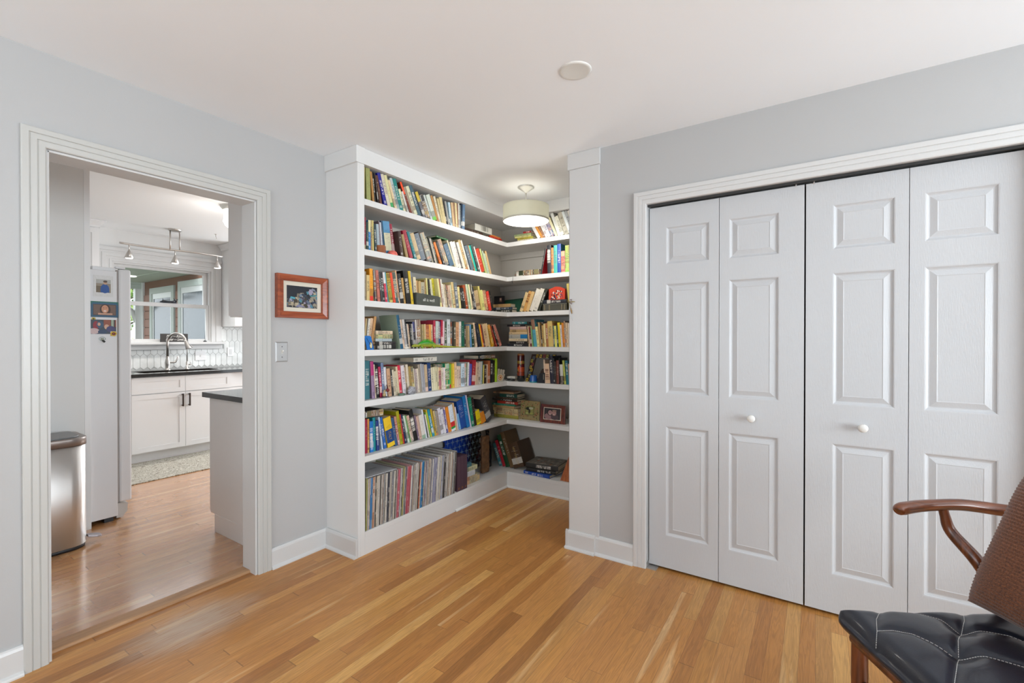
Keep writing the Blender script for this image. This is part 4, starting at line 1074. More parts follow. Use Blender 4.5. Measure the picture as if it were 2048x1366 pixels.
# fifth shelf little things
t = thing('figurine', 'tiny seated figurine with a dark red ball on a metal base, fifth shelf', 'figurine', loc=(FX-.022, 1.975, .9264))
m = MB(); m.lathe([(.026, 0), (.026, .004), (.018, .007), (.012, .008)], seg=20, col=hx('5c5c60')); m.lathe([(.002, .006), (.011, .012), (.012, .020), (.007, .028), (.004, .036), (.006, .042), (.004, .048), (0, .050)], (0, -.010, 0), 12, hx('a89468'))
m.tube([(0, -.012, .03), (.004, -.004, .040), (.002, .006, .050)], .0025, 6, hx('8c7a58')); m.build('body', GLAZE, t)
m = MB(); m.lathe([(0, -.012), (.009, -.008), (.012, 0), (.009, .008), (0, .012)], (.004, .014, .046), 14, hx('6c1418')); m.tube([(.004, .014, .058), (.002, .012, .075), (.0, .008, .080)], .004, 6, hx('502018')); m.build('ball', GLAZE, t)
tag(rock('stone', (FX-.018, 2.108, .9264), .020, '566a5c', 5, sq=(.8, 1.5, .5)), 'flat grey-green stone in front of the pink book, fifth shelf', 'stone')
tag(rock('crystal_rock', (FX-.020, 2.198, .9264), .030, '8c8c92', 12, mat('crystal', (.30, .30, .33), .35, var=.8, vscale=120, bump=1, bscale=150), sq=(.7, 1.2, 1.1)), 'speckled grey crystal rock in front of the books, fifth shelf', 'rock')
# ceramic hand with a flower
t = thing('hand_ornament', 'white fretwork hand ornament with an orange flower beside the lime book, fifth shelf', 'ornament', loc=(FX-.045, 3.275, .9264), rz=R(-12))
m = MB(); fn = lambda u, v, w: (w, u, v)
m.poly([(-.045, 0), (.030, 0), (.052, .045), (.058, .060), (.052, .066), (.040, .055), (-.052, .066), (-.058, .058)], -.010, hx('b8b0a0'), fn)
for k, u in enumerate((-.045, -.018, .010, .036)): m.poly([(u-.007, .060), (u+.007, .058), (u+.009+k*.003, .112-k*.006), (u+.003+k*.003, .118-k*.006), (u-.004, .112-k*.004)], -.008, hx('b8b0a0'), fn)
m.build('hand', PRINT, t)
m = MB(); pict(m, -.05, 0, .05, .07, lambda u, v, w: (.0004+w, u, v), [(ell(.5, .5, .30, .42, 18), 'd8ccb0')]+[(ell(.5+.2*math.cos(a), .5+.28*math.sin(a), .06, .09, 7), 'b87838') for a in [i*.7 for i in range(9)]]+[(ell(.5, .5, .10, .14, 10), 'a8541e')]); m.build('flower', PRINT, t)
# candle jar
t = thing('prayer_candle', 'tall glass candle printed red, orange and black, fifth shelf, back run', 'candle', loc=(-2.167, 3.40, .9264))
m = MB(); cs = ['16282c', '16181c', '7c2c14', 'a8401c', '5c1414', '8c7430', '441414', '4c1210', '7a3a14']
m.lathe([(.029, .0), (.033, .004), (.033, .05), (.033, .085), (.033, .125), (.033, .155), (.033, .180), (.033, .20), (.033, .225), (.030, .234)], seg=28, cols=[hx(c) for c in cs])
m.build('jar', GLAZE, t)
m = MB(); 
for k in range(10):
    a = -1.57+(k-5)*.16; z = .05+.012*k % .12; m.poly([(-.006, z), (.006, z+.004), (.004, z+.022), (-.004, z+.018)], .0006, hx(['b8381c', 'c8681c', '141414', 'a89040', 'c8682c'][k % 5]), lambda u, v, w, a=a: ((.0331+w)*math.cos(a+u/.033), (.0331+w)*math.sin(a+u/.033), v))
m.build('print', GLAZE, t)
m = MB(); m.lathe([(.030, .234), (.031, .240), (.028, .243), (.024, .236), (0, .236)], seg=28); m.build('rim', mat('amber_wax', (.35, .17, .06), .4), t)
# mosaic frame
t = thing('mosaic_frame', 'leaning dark frame decorated with yellow squares on the fifth shelf, back run', 'frame', loc=(-2.135, 3.425, .9264))
m = MB(); fn = lambda u, v, w: (u+v*.21, w+v*.10, v)
m.poly([(0, 0), (.17, 0), (.17, .028), (.050, .028), (.050, .208), (.24, .208), (.24, .238), (0, .238)], .010, hx('2a1410'), fn)
m.poly([(.13, .026), (.165, .026), (.165, .095), (.13, .095)], .010, hx('3a2416'), fn)
m.build('border', PRINT, t)
m = MB(); rr = random.Random(4)
sq = [(.012, .014), (.095, .014), (.125, .012), (.03, .05), (.02, .075), (.034, .10), (.02, .125), (.032, .15), (.018, .18), (.03, .205), (.06, .224), (.095, .222), (.13, .225), (.16, .222), (.195, .224), (.225, .222)]
for k, (u, v) in enumerate(sq):
    c = ('b8981c', 'c8ac40', '8c4040', 'a8a040', '5c6c74')[k % 5]; s = .0105
    m.poly([(u-s, v-s*1.3), (u+s, v-s*1.3), (u+s, v+s*1.3), (u-s, v+s*1.3)], -.0008, hx(c), fn)
    m.poly([(u-s*.4, v-s*.6), (u+s*.4, v-s*.6), (u+s*.4, v+s*.6), (u-s*.4, v+s*.6)], -.0014, hx('281010'), fn)
m.build('tiles', PRINT, t)
m = MB(); m.lathe([(.026, 0), (.036, .002), (.035, .012), (.032, .035), (.029, .055), (.028, .060), (.023, .060), (.022, .010)], (0, 0, 0), 24, hx('24549c')); m.lathe([(.0361, .001), (.0361, .010)], seg=24, col=hx('2c8c94'))
o = m.build('clay_pot', GLAZE); o.location = (-2.022, 3.372, .9264); tag(o, 'small blue glazed pot in front of the mosaic frame, fifth shelf', 'pot')
m = MB(); m.poly([(0, 0), (.075, 0), (.075, .088), (.030, .082)], .06, hx('10141e'), lambda u, v, w: (u, w, v)); m.poly([(.064, .03), (.070, .03), (.070, .075), (.064, .075)], -.001, hx('7c7c74'), lambda u, v, w: (u, w, v)); o = m.build('wedge_bookend', BOOK); o.location = (-1.974, 3.345, .9264)
tag(o, 'dark navy wedge-shaped bookend against the cream books, fifth shelf', 'bookend')
m = MB(); m.poly([(0, 0), (.03, 0), (.05, .085), (.06, .105), (.045, .118), (.02, .112), (.008, .09)], .02, hx('33241a'), lambda u, v, w: (u, w, v)); o = m.build('carved_figure', wood('dark_carving', '20140c', '3c2818', .5, 2)); o.location = (-2.005, 3.455, .9264)
tag(o, 'dark brown arched carving behind the wedge bookend, fifth shelf', 'carving')
# sixth shelf, back run frames
t = thing('painted_frame', 'square cream frame painted with red and green flowers, sixth shelf', 'picture frame', loc=(-2.080, 3.40, .5924))
fn = lambda u, v, w: (u, w+v*.09, v)
m = MB(); m.poly(rect(-.096, 0, .096, .165), .012, hx('97865a'), fn); m.build('panel', PRINT, t, bevel=.001)
m = MB(); rr = random.Random(5); it = []
for k in range(80):
    a, b = rr.random(), rr.random()
    if .26 < a < .74 and .26 < b < .74: continue
    it.append((ell(.03+.94*a, .03+.94*b, .022, .028, 7), rr.choice(['a84838', '983c34', '4c7034', '3c5c30', 'b46c48', 'a09454', '38301c'])))
it += [(rect(.27, .27, .73, .73), '5c5c34'), (rect(.29, .29, .71, .71), '8c8c50'), (ell(.42, .60, .12, .08), '1c1c18'), (ell(.58, .62, .12, .06), 'b0b094'), (ell(.5, .45, .05, .12), '302c20'), (ell(.38, .36, .08, .05), 'a4a868'), (ell(.6, .36, .09, .05), '9c9c50')]
pict(m, -.096, 0, .096, .165, lambda u, v, w: fn(u, v, -.0002-w), it); m.build('painting', PRINT, t)
t = thing('framed_photo', 'reddish wooden photo frame with two smiling faces, sixth shelf, back run', 'picture frame', loc=(-1.842, 3.375, .5924), rz=R(0))
m = MB(); fn = lambda u, v, w: (u, w+v*.10, v)
m.poly(rect(-.117, 0, .117, .152), .016, None, fn); m.build('frame', wood('photo_frame_wood', '3c1208', '7c2c14', .3, 2, .5, 40), t, bevel=.002)
m = MB(); m.poly(rect(-.086, .026, .080, .128), -.0006, hx('c8bca8'), fn)
pict(m, -.080, .032, .074, .122, lambda u, v, w: fn(u, v, -.0008-w), [(rect(0, 0, 1, 1), '322c30'), (ell(.30, .25, .28, .30), '8c6a6c'), (ell(.66, .22, .24, .26), '4c3c40'), (ell(.38, .62, .20, .30, 14), '181214'), (ell(.37, .60, .13, .23, 14), 'a07c78'), (ell(.62, .58, .135, .24, 14), 'a47e78'), (ell(.63, .80, .14, .09), '8c7060'), (ell(.37, .47, .05, .035), 'd0b8b0'), (ell(.61, .47, .05, .035), 'd0b8b0')]+[(ell(x, .64, .015, .02, 6), '281c1c') for x in (.33, .41, .57, .66)])
m.build('photograph', PRINT, t)
# orange wooden frame at the right end of the bottom shelf
m = MB(); fn = lambda u, v, w: (u, w+v*.25, v); m.poly([(0, 0), (.20, -.0), (.20, .22), (.062, .22)], .012, None, fn); t = m.build('framed_picture', wood('orange_wood', '8c4414', 'b8682c', .4, 2)); t.location = (-1.748, 3.34, .1375)
tag(t, 'orange wooden frame leaning at the right end of the bottom shelf', 'picture frame')
m = MB(); m.poly([(.085, .03), (.16, .03), (.16, .18), (.10, .18)], -.001, hx('1c1014'), fn); m.poly([(.095, .10), (.105, .10), (.105, .13), (.1, .13)], -.0016, hx('c8c0c0'), fn); m.build('picture', PRINT, t)
# blue shell plate, carved block, bottle, bottom shelf
t = thing('scalloped_plate', 'blue and black scalloped plate of overlapping circles behind the carved block, bottom shelf', 'plate', loc=(-2.52, 0, .1375))
m = MB(); rr = random.Random(2)
for r_ in range(7):
    for c_ in range(8):
        y = 2.80+c_*.060+(.030 if r_ % 2 else 0); z = .04+r_*.052
        if z > .37: continue
        k = (y-2.80)/.45; base_ = mixc(hx('0c3ca0'), hx('0a0d14'), min(1, max(0, (k-.35)*2.4)))
        m.poly([(y+.034*math.cos(a), z+.034*math.sin(a)) for a in [i*2*math.pi/14 for i in range(14)]], .002, base_, lambda u, v, w, r_=r_: (.0006*(r_ % 2)+w, u, v))
        s = .017; m.poly([(y-.030, z+.026-.026), (y-.006, z+.006), (y, z+.030), (y+.006, z+.006), (y+.030, z), (y+.006, z-.006), (y, z-.030), (y-.006, z-.006)], .0008, mixc(base_, hx('8ca8b0'), .42), lambda u, v, w: (.0030+w, u, v))
m.build('scales', GLAZE, t)
m = MB(); m.box(-.028, 0, 0, .085, 0, .318)
o = m.build('carved_block', mat('carved_wood', (.15, .075, .03), .5, var=.5, vscale=30, bump=1, bscale=28), bevel=.006); o.location = (FX-.125, 3.125, .1415); o.rotation_euler = (0, 0, R(-8))
md = o.modifiers.new('s', 'SUBSURF'); md.subdivision_type = 'SIMPLE'; md.levels = md.render_levels = 5
tx = bpy.data.textures.new('carve', 'CLOUDS'); tx.noise_scale = .028; dm = o.modifiers.new('d', 'DISPLACE'); dm.texture = tx; dm.strength = .010; dm.mid_level = .5
tag(o, 'upright brown carved wooden block on the bottom shelf before the corner', 'carving')
m = MB(); m.lathe([(.034, 0), (.040, .004), (.040, .18), (.034, .21), (.016, .24), (.014, .30), (.017, .303), (.017, .325), (0, .325)], seg=20); o = m.build('dark_bottle', mat('bottle_glass', (.012, .012, .015), .12)); o.location = (FX-.245, 3.355, .1375)
tag(o, 'dark bottle standing in the corner behind the carved block, bottom shelf', 'bottle')
# brass ornament on the pilaster
t = thing('hanging_ornament', 'small brass cross hook with a hanging drop and white tassel on the pilaster edge', 'ornament', loc=(-1.262, YB-.012, 1.50))
m = MB(); m.tube([(-.020, -.006, .026), (.0, -.010, .028), (.024, -.006, .028)], [.003, .004, .0025], 8, hx('8c7848')); m.tube([(0, -.008, .045), (0, -.010, .028), (.0, -.008, .012)], [.0025, .004, .003], 8, hx('8c7c78'))
for z in (.040, .018): m.tube([(-.008, -.008, z), (0, -.010, z+.004), (.006, -.008, z)], .002, 6, hx('8a7c80'))
m.build('hook', GLAZE, t)
m = MB(); m.tube([(-.008, -.008, .010), (-.004, -.009, -.008), (.003, -.010, -.030), (.005, -.010, -.046)], [.0012, .0018, .005, .002], 8, hx('8a6a34')); m.build('drop', GLAZE, t)
m = MB(); m.tube([(-.012, -.006, .010), (-.014, -.008, -.02), (-.004, -.008, -.06), (.008, -.008, -.088)], [.001, .002, .003, .001], 6, hx('c8c8c8')); m.build('tassel', PRINT, t)
# hanging dark clip under the second shelf
m = MB(); m.tube([(-2.195, FY-.004, 1.835), (-2.195, FY-.005, 1.805), (-2.192, FY-.012, 1.797)], .0012, 6, hx('302c28')); m.tube([(-2.203, FY-.006, 1.800), (-2.185, FY-.012, 1.785)], .004, 8, hx('2c2824')); o = m.build('cord_clip', GLAZE)
tag(o, 'tiny dark clip hanging over the edge of the second shelf near the corner', 'clip')
# papers on the sixth shelf
m = MB(); m.poly([(0, 0), (.0015, 0), (.0015, .25), (0, .25)], .26, hx('b88c50'), lambda u, v, w: (-w, u, v)); o = m.build('paper_folder', PRINT); o.location = (FX-.036, 2.40, .5924); bpy.data.objects.remove(o)

# ------------------------------------------------------------------ pendant lamp in the nook
t = thing('pendant_lamp', 'round drum ceiling lamp with a cream linen shade in the book nook', 'lamp', loc=(-1.821, 2.927, 0))
m = MB(); m.lathe([(.062, H), (.062, H-.008), (.052, H-.014), (.028, H-.030), (.012, H-.040), (.008, H-.046), (0, H-.046)], seg=32); m.build('canopy', NICKW, t)
m = MB(); m.tube([(0, 0, H-.04), (0, 0, 2.285)], .006, 12); m.build('stem', NICKW, t)
m = MB(); m.lathe([(.172, 2.295), (.172, 2.182)], seg=64); m.build('lamp_shade', SHADE, t)
m = MB(); m.lathe([(.1745, 2.192), (.1745, 2.181), (.168, 2.180), (.168, 2.190), (.1745, 2.192)], seg=64); m.build('rim', mat('shade_rim', (.55, .55, .48), .4), t)
m = MB(); m.lathe([(.168, 2.186), (.10, 2.180), (0, 2.178)], seg=64); m.build('diffuser', GLOW, t)
m = MB(); m.lathe([(0, 2.177), (.006, 2.174), (.004, 2.170), (0, 2.169)], seg=12); m.build('finial', NICKW, t)
m = MB()
for k in range(3):
    a = k*2.094; m.tube([(0, 0, 2.28), (.169*math.cos(a), .169*math.sin(a), 2.285)], .002, 6)
m.build('spider', NICKW, t)
m = MB(); m.lathe([(.168, 2.290), (0, 2.292)], seg=64); m.build('top_diffuser', mat('top_glow', (.8, .8, .76), .6, emit='fff6e4', estr=1.1), t)
point('nook_lamp_light', (-1.821, 2.927, 2.25), .2, .05)
point('nook_fill_light', (-1.821, 2.927, 2.10), 10.0, .10)  # bare point light added under the lamp to brighten the nook

# ------------------------------------------------------------------ picture and switch on the left wall
t = thing('framed_picture', 'small painting of a jumbled town in a reddish wooden frame on the left wall', 'picture', loc=(XL, 1.580, 1.547))
fn = lambda u, v, w: (w, u, v)
m = MB(); m.sweep([(-.122, -.088, -1, -1), (-.122, .088, -1, 1), (.122, .088, 1, 1), (.122, -.088, 1, -1)], [(0, .004), (0, .024), (.004, .027), (.028, .034), (.036, .034), (.038, .030), (.038, .0005), (.03, .0005)], fn, True); m.build('frame', CHERRY, t)
m = MB(); m.poly(rect(-.124, -.090, .124, .090), .012, None, fn); m.build('mat_board', mat('cream_mat', (.66, .62, .52), .8), t)
m = MB(); rr = random.Random(12); it = [(rect(0, 0, 1, 1), '101622'), (rect(0, 0, 1, .12), '2c2c34')]
for k in range(150):
    x = rr.random(); top = .36+.42*min(1, max(0, (x-.12)*1.6))+.05*math.sin(x*18)
    y = rr.random()*top; s = .02+.045*rr.random(); a = rr.random()*.9
    pts = [(min(.99, max(.01, x+dx*s*math.cos(a)-dy*s*1.5*math.sin(a)*.6)), min(.98, max(.01, y+dx*s*.6*math.sin(a)+dy*s*1.7*math.cos(a)))) for dx, dy in ((-1, -1), (1, -1), (1, 1), (-1, 1))]
    it.append((pts, rr.choice(['2c3648', '5a6478', '8c8878', 'a89c84', '1c2028', '6c7c8c', '4c8090', '3c3428', '746a5c', '9c94a8', '28303c', '484050'])))
it += [([(.10, .42), (.26, .38), (.26, .47), (.12, .50)], '4c98a8'), ([(.78, .86), (.96, .80), (.9, .92), (.82, .95)], '7c8494'), ([(.76, .55), (.98, .60), (.98, .66), (.76, .60)], '2c7c84'), ([(.28, .04), (.6, .03), (.45, .14), (.32, .12)], '7c7c98')]
pict(m, -.097, -.064, .097, .064, lambda u, v, w: (.0122+w*.12, u, v), it, .0004); m.build('painting', PRINT, t)
t = thing('light_switch', 'brushed metal toggle switch plate below the framed picture', 'light switch', loc=(XL, 1.458, 1.224))
m = MB(); a = [m.V((0, y*.037, z*.058)) for y, z in ((-1, -1), (1, -1), (1, 1), (-1, 1))]; b = [m.V((.006, y*.031, z*.051)) for y, z in ((-1, -1), (1, -1), (1, 1), (-1, 1))]
m.F(b)
for i in range(4): m.F((a[i], a[(i+1) % 4], b[(i+1) % 4], b[i]))
m.F(a[::-1]); m.build('plate', mat('satin_plate', (.46, .46, .46), .35, .6), t)
m = MB(); m.box(.006, .0068, -.007, .007, -.013, .013); m.build('slot', mat('slot_plastic', (.5, .5, .48), .5), t)
m = MB(); m.poly([(.006, -.005), (.018, .004), (.018, .010), (.006, .007)], .008, None, lambda u, v, w: (u, w-.004, v)); m.build('toggle', mat('toggle_white', (.75, .74, .7), .35), t)
m = MB()
for z in (-.030, .030): m.lathe([(.0028, 0), (.0022, .0010), (0, .0012)], (0, 0, 0), 10); 
m = MB(); m.tube([(.006, 0, .030), (.0075, 0, .030)], .0028, 10); m.tube([(.006, 0, -.030), (.0075, 0, -.030)], .0028, 10); m.build('screws', BLKP, t)

# ------------------------------------------------------------------ kitchen shell
YK = 4.4
wy0, wy1, wz0, wz1 = 1.74, 2.722, 1.262, 2.150
m = MB(); m.box(KX-.15, KX, .15, wy0, 0, KC); m.box(KX-.15, KX, wy1, 4.6, 0, KC); m.box(KX-.15, KX, wy0, wy1, 0, wz0); m.box(KX-.15, KX, wy0, wy1, wz1, KC); struct(m.build('wall_kitchen_sink', KWALL))
m = MB(); m.box(-6.4, -5.95, YK, YK+.12, 0, KC); m.box(-4.05, -2.69, YK, YK+.12, 0, KC); m.box(-5.95, -4.05, YK, YK+.12, 0, .75); m.box(-5.95, -4.05, YK, YK+.12, 2.25, KC); struct(m.build('wall_kitchen_far', KWALL))
simple_window('window_added', lambda u, v, p: (-5.0+u, YK+.07-p, 1.5+v), 1.9, 1.5)  # unseen window, added to go with the kitchen fill lamp
m = MB(); m.box(-4.117, -4.08, .25, .965, KF, KC); struct(m.build('wall_kitchen_stub', KWALL))
m = MB(); m.box(-6.4, -4.12, .25, .33, KF, KC); struct(m.build('wall_kitchen_left', KWALL))
m = MB(); m.box(-4.08, -2.70, .15, .25, 0, KC); struct(m.build('wall_kitchen_end', KWALL))
m = MB(); m.box(-4.117, -4.082, .966, .998, KF, KC); tag(m.build('filler_panel', CAB, bevel=.001), 'narrow white filler panel between the kitchen wall and the refrigerator', 'panel')
# double-hung window over the sink
w1 = struct(bpy.data.objects.new('window_1', None)); COL.objects.link(w1)
fn = lambda u, v, p: (KX+p, u, v)
m = MB(); WP = [(0, 0), (0, .016), (.02, .018), (.022, .014), (.05, .014), (.052, .020), (.085, .020), (.087, .016), (.118, .016), (.118, 0)]
m.sweep([(wy0, wz0-.02, -1, 0), (wy0, wz1, -1, 1), (wy1, wz1, 1, 1), (wy1, wz0-.02, 1, 0)], WP, fn); m.box(KX, KX+.030, wy0-.118, wy1+.118, wz1+.112, wz1+.150); m.build('window_casing', TRIM, w1)
m = MB(); m.sweep([(wy0+.022, wz0+.02, -1, -1), (wy0+.022, wz1-.02, -1, 1), (wy1-.022, wz1-.02, 1, 1), (wy1-.022, wz0+.02, 1, -1)], [(0, -.10), (0, 0), (.022, 0), (.022, -.10)], fn, True); m.build('jamb', TRIM, w1)
zm0, zm1 = 1.678, 1.724
def sash(y0, y1, z0, z1, d, st, rb, rt):
    m = MB(); m.box(KX+d-.03, KX+d, y0, y0+st, z0, z1); m.box(KX+d-.03, KX+d, y1-st, y1, z0, z1); m.box(KX+d-.03, KX+d, y0+st, y1-st, z0, z0+rb); m.box(KX+d-.03, KX+d, y0+st, y1-st, z1-rt, z1); m.build('sash', TRIM, w1, bevel=.001)
    m = MB(); m.box(KX+d-.017, KX+d-.013, y0+st, y1-st, z0+rb, z1-rt); m.build('pane', GLASS, w1)
sash(wy0+.022, wy1-.022, zm0+.006, wz1-.02, -.045, .045, .038, .03)
sash(wy0+.022, wy1-.022, wz0+.005, zm1, -.010, .030, .03, .045)
m = MB(); m.box(KX-.02, KX+.085, 1.60, 2.86, wz0-.028, wz0); m.box(KX, KX+.035, 1.62, 2.835, wz0-.088, wz0-.028); m.box(KX, KX+.050, 1.62, 2.835, wz0-.045, wz0-.028); m.build('window_sill', TRIM, w1, bevel=.002)
# things on the window
t = thing('block_sign', 'dark sign with white script lettering standing on the kitchen window sill', 'sign', loc=(KX+.060, 2.305, wz0))
m = MB(); m.box(-.022, 0, -.138, .138, 0, .098); m.build('board', mat('sign_black', (.03, .026, .024), .6), t, bevel=.001)
m = MB()
text('Many — Kisses', .044, INKW, t, 'lettering', basis((.0005, .0, .068), (0, 1, 0), (0, 0, 1), (1, 0, 0)), .0004, shear=.5, sx=.62)
text('Dinner — Loved', .044, INKW, t, 'lettering', basis((.0005, .0, .030), (0, 1, 0), (0, 0, 1), (1, 0, 0)), .0004, shear=.5, sx=.60)
m = MB(); t = thing('bird_figurine', 'dark animal-shaped figurine on the window meeting rail', 'figurine', loc=(KX-.008, 2.26, zm1))
m.tube([(0, -.075, .008), (0, -.045, .022), (0, 0, .018), (0, .045, .016), (0, .085, .030)], [.008, .016, .012, .014, .020], 10, hx('1c242c')); m.tube([(0, -.045, .03), (0, -.05, .055)], [.006, .001], 6, hx('1c242c')); m.tube([(0, .075, .04), (0, .06, .058)], [.008, .002], 6, hx('1c242c')); m.tube([(0, .095, .04), (0, .105, .055)], [.008, .002], 6, hx('1c242c'))
m.box(-.006, .006, -.06, .09, 0, .012, hx('1c242c')); m.build('body', GLAZE, t)
m = MB(); m.lathe([(.018, 0), (.022, .006), (.016, .012), (.003, .018), (.0015, .10), (0, .15)], (0, 0, 0), 12, hx('28282a')); o = m.build('incense_holder', GLAZE); o.location = (KX+.045, 2.635, wz0); tag(o, 'small dark holder with a thin stick on the right of the window sill', 'ornament')

# tiled backsplash: elongated hexagons
m = MB(); tw, thh, tip, gp = .0655, .155, .030, .0022
r_ = 0; z = .945
m.box(KX, KX+.004, .34, 4.39, .935, 1.46)
m2 = MB()
while z < 1.46:
    yy = 1.30+(tw/2 if r_ % 2 else 0)
    while yy < 4.36:
        pts = [(yy-tw/2+gp, z+tip+gp*.3), (yy, z+gp), (yy+tw/2-gp, z+tip+gp*.3), (yy+tw/2-gp, z+thh-gp*.3), (yy, z+thh+tip-gp), (yy-tw/2+gp, z+thh-gp*.3)]
        cl = [(u, min(1.448, max(.940, v))) for u, v in pts]
        inwin = 1.60 < yy < 2.86 and z+thh > wz0-.10
        if inwin: cl = [(u, min(wz0-.09, v)) for u, v in cl]
        if max(v for _, v in cl)-min(v for _, v in cl) > .02: m2.poly(cl, .0025, None, lambda u, v, w: (KX+.004+w, u, v))
        yy += tw
    z += thh; r_ += 1
m = MB(); m.box(KX, KX+.004, .34, 4.39, .935, wz0-.09); m.box(KX, KX+.004, 2.86, 4.39, wz0-.09, 1.455); m.box(KX, KX+.004, .34, 1.60, wz0-.09, 1.455)
bs = struct(m.build('wall_backsplash', mat('grout', (.45, .46, .45), .8)))
m2.build('tiles', mat('picket_tile', (.74, .755, .74), .12, var=.12, vscale=9), bs)
t = thing('wall_switch_plate', 'white switch plate on the tiles to the right of the sink faucet', 'switch plate', loc=(KX+.008, 2.60, 1.09))
m = MB(); m.box(0, .005, -.06, .06, -.058, .058); m.build('plate', CAB, t, bevel=.001); m = MB(); m.box(.005, .009, -.006, .006, -.012, .012); m.build('toggle', TRIM, t)
t = thing('wall_socket_plate', 'white socket plate on the tiles near the corner cupboard', 'socket plate', loc=(KX+.008, 2.95, 1.13))
m = MB(); m.box(0, .005, -.038, .038, -.058, .058); m.build('plate', CAB, t, bevel=.001); m = MB(); m.box(.005, .007, -.015, .015, -.035, .035); m.build('sockets', TRIM, t)

# ------------------------------------------------------------------ kitchen units
def shaker(m, y0, y1, z0, z1, x, fr=.057, th=.019):
    g = .0015; y0 += g; y1 -= g; z0 += g; z1 -= g
    if z1-z0 < .2: fr = .050
    m.box(x, x+th, y0, y0+fr, z0, z1); m.box(x, x+th, y1-fr, y1, z0, z1); m.box(x, x+th, y0+fr, y1-fr, z0, z0+fr*.9); m.box(x, x+th, y0+fr, y1-fr, z1-fr*.9, z1); m.box(x, x+th-.006, y0+fr, y1-fr, z0+fr*.9, z1-fr*.9)
def pull(parent, x, y, z, L=.13):
    m = MB(); m.box(x, x+.030, y-.006, y+.006, z-L/2, z-L/2+.012); m.box(x, x+.030, y-.006, y+.006, z+L/2-.012, z+L/2); m.box(x+.020, x+.032, y-.007, y+.007, z-L/2-.004, z+L/2+.004); m.build('handle', BRONZE, parent, bevel=.001)
XC = -5.78
def base_cab(y0, y1, label, divs, x=XC, dr=True):
    t = thing('base_cabinet', label, 'kitchen cabinet')
    zb_ = .69 if divs == 2 else .905
    m = MB(); m.box(KX+.001, x, y0, y1, .115, zb_)
    if divs == 2: m.box(x-.018, x, y0, y1, zb_, .905); m.box(KX+.001, x-.018, y0, y0+.018, zb_, .905); m.box(KX+.001, x-.018, y1-.018, y1, zb_, .905)
    m.build('body', CAB, t); m = MB(); m.box(KX+.01, x-.055, y0, y1, KF, .115); m.build('toe_kick', CAB, t)
    for k in range(divs):
        a = y0+(y1-y0)*k/divs; b = y0+(y1-y0)*(k+1)/divs
        m = MB(); shaker(m, a, b, .728, .900, x); m.build('drawer_front', CAB, t)
        m = MB(); shaker(m, a, b, .125, .722, x); d = m.build('door', CAB, t)
        if divs == 2: pull(d, x+.019, (b-.032) if k == 0 else (a+.032), .635)
    return t
base_cab(1.718, 2.672, 'white sink base cabinet with two doors and dark pulls under the kitchen window', 2)
base_cab(.34, 1.716, 'white base cabinet left of the sink cabinet, behind the refrigerator', 3, XC-.04)
t = thing('drawer_unit', 'white drawer unit right of the sink cabinet', 'kitchen cabinet'); x = XC-.04
m = MB(); m.box(KX+.001, x, 2.674, 4.39, .115, .905); m.box(KX+.01, x-.055, 2.674, 4.39, KF, .115); m.build('body', CAB, t)
for k in range(3):
    a, b = 2.674+k*.57, 2.674+(k+1)*.57
    for z0, z1 in ((.728, .900), (.43, .722), (.125, .424)):
        m = MB(); shaker(m, a, b, z0, z1, x); d = m.build('drawer_front', CAB, t)
        mm = MB(); mm.box(x+.019, x+.05, a+.20, a+.36, (z0+z1)/2+.02, (z0+z1)/2+.032); mm.build('handle', BRONZE, d)
t = thing('countertop', 'black polished stone countertop with the undermount sink below the window', 'countertop')
m = MB(); zt0, zt1 = .906, .938; sy0, sy1, sx0, sx1 = 1.86, 2.62, -6.22, -5.88
xe = XC+.045
m.box(KX+.001, sx0, .34, 4.39, zt0, zt1); m.box(sx1, xe, .34, 4.39, zt0, zt1); m.box(sx0, sx1, .34, sy0, zt0, zt1); m.box(sx0, sx1, sy1, 4.39, zt0, zt1); m.build('slab', GRAN, t)
m = MB(); m.box(sx0-.01, sx1+.01, sy0-.01, sy1+.01, .70, .704); m.box(sx0-.01, sx0, sy0, sy1, .704, zt0); m.box(sx1, sx1+.01, sy0, sy1, .704, zt0); m.box(sx0, sx1, sy0-.01, sy0, .704, zt0); m.box(sx0, sx1, sy1, sy1+.01, .704, zt0); m.build('sink_bowl', mat('dark_sink', (.03, .028, .026), .4), t)
# faucets
t = thing('kitchen_faucet', 'tall brushed nickel gooseneck faucet with side lever at the kitchen sink', 'faucet', loc=(-6.29, 2.215, zt1))
m = MB(); m.lathe([(.030, 0), (.030, .006), (.024, .010), (.021, .03), (.024, .06), (.026, .085), (.021, .115), (.015, .14), (.0165, .145), (.0165, .152), (.013, .158)], seg=20); m.build('body', NICK, t)
pts = [(0, 0, .15), (0, 0, .32)]+[(.09-.09*math.cos(a)*1, .0+.058*(1-math.cos(a)), .32+.105*math.sin(a)) for a in [i*math.pi/10*.93 for i in range(1, 11)]]
m = MB(); m.tube(pts, .0135, 14); m.build('spout', NICK, t)
e = Vector(pts[-1]); d = (Vector(pts[-1])-Vector(pts[-2])).normalized(); m = MB(); m.tube([e-d*.01, e+d*.01, e+d*.06, e+d*.10, e+d*.105], [.015, .017, .022, .028, .026], 16); m.build('spray_head', NICK, t)
m = MB(); m.tube([(0, .015, .085), (.01, .055, .083), (.012, .075, .088), (.014, .095, .13), (.014, .100, .158)], [.008, .009, .010, .007, .010], 10); m.build('handle', NICK, t)
t = thing('filter_faucet', 'small slim nickel filtered-water faucet right of the main faucet', 'faucet', loc=(-6.29, 2.415, zt1))
m = MB(); m.lathe([(.022, 0), (.022, .006), (.013, .009), (.013, .085), (.011, .09), (0, .09)], seg=16); m.build('body', NICK, t)
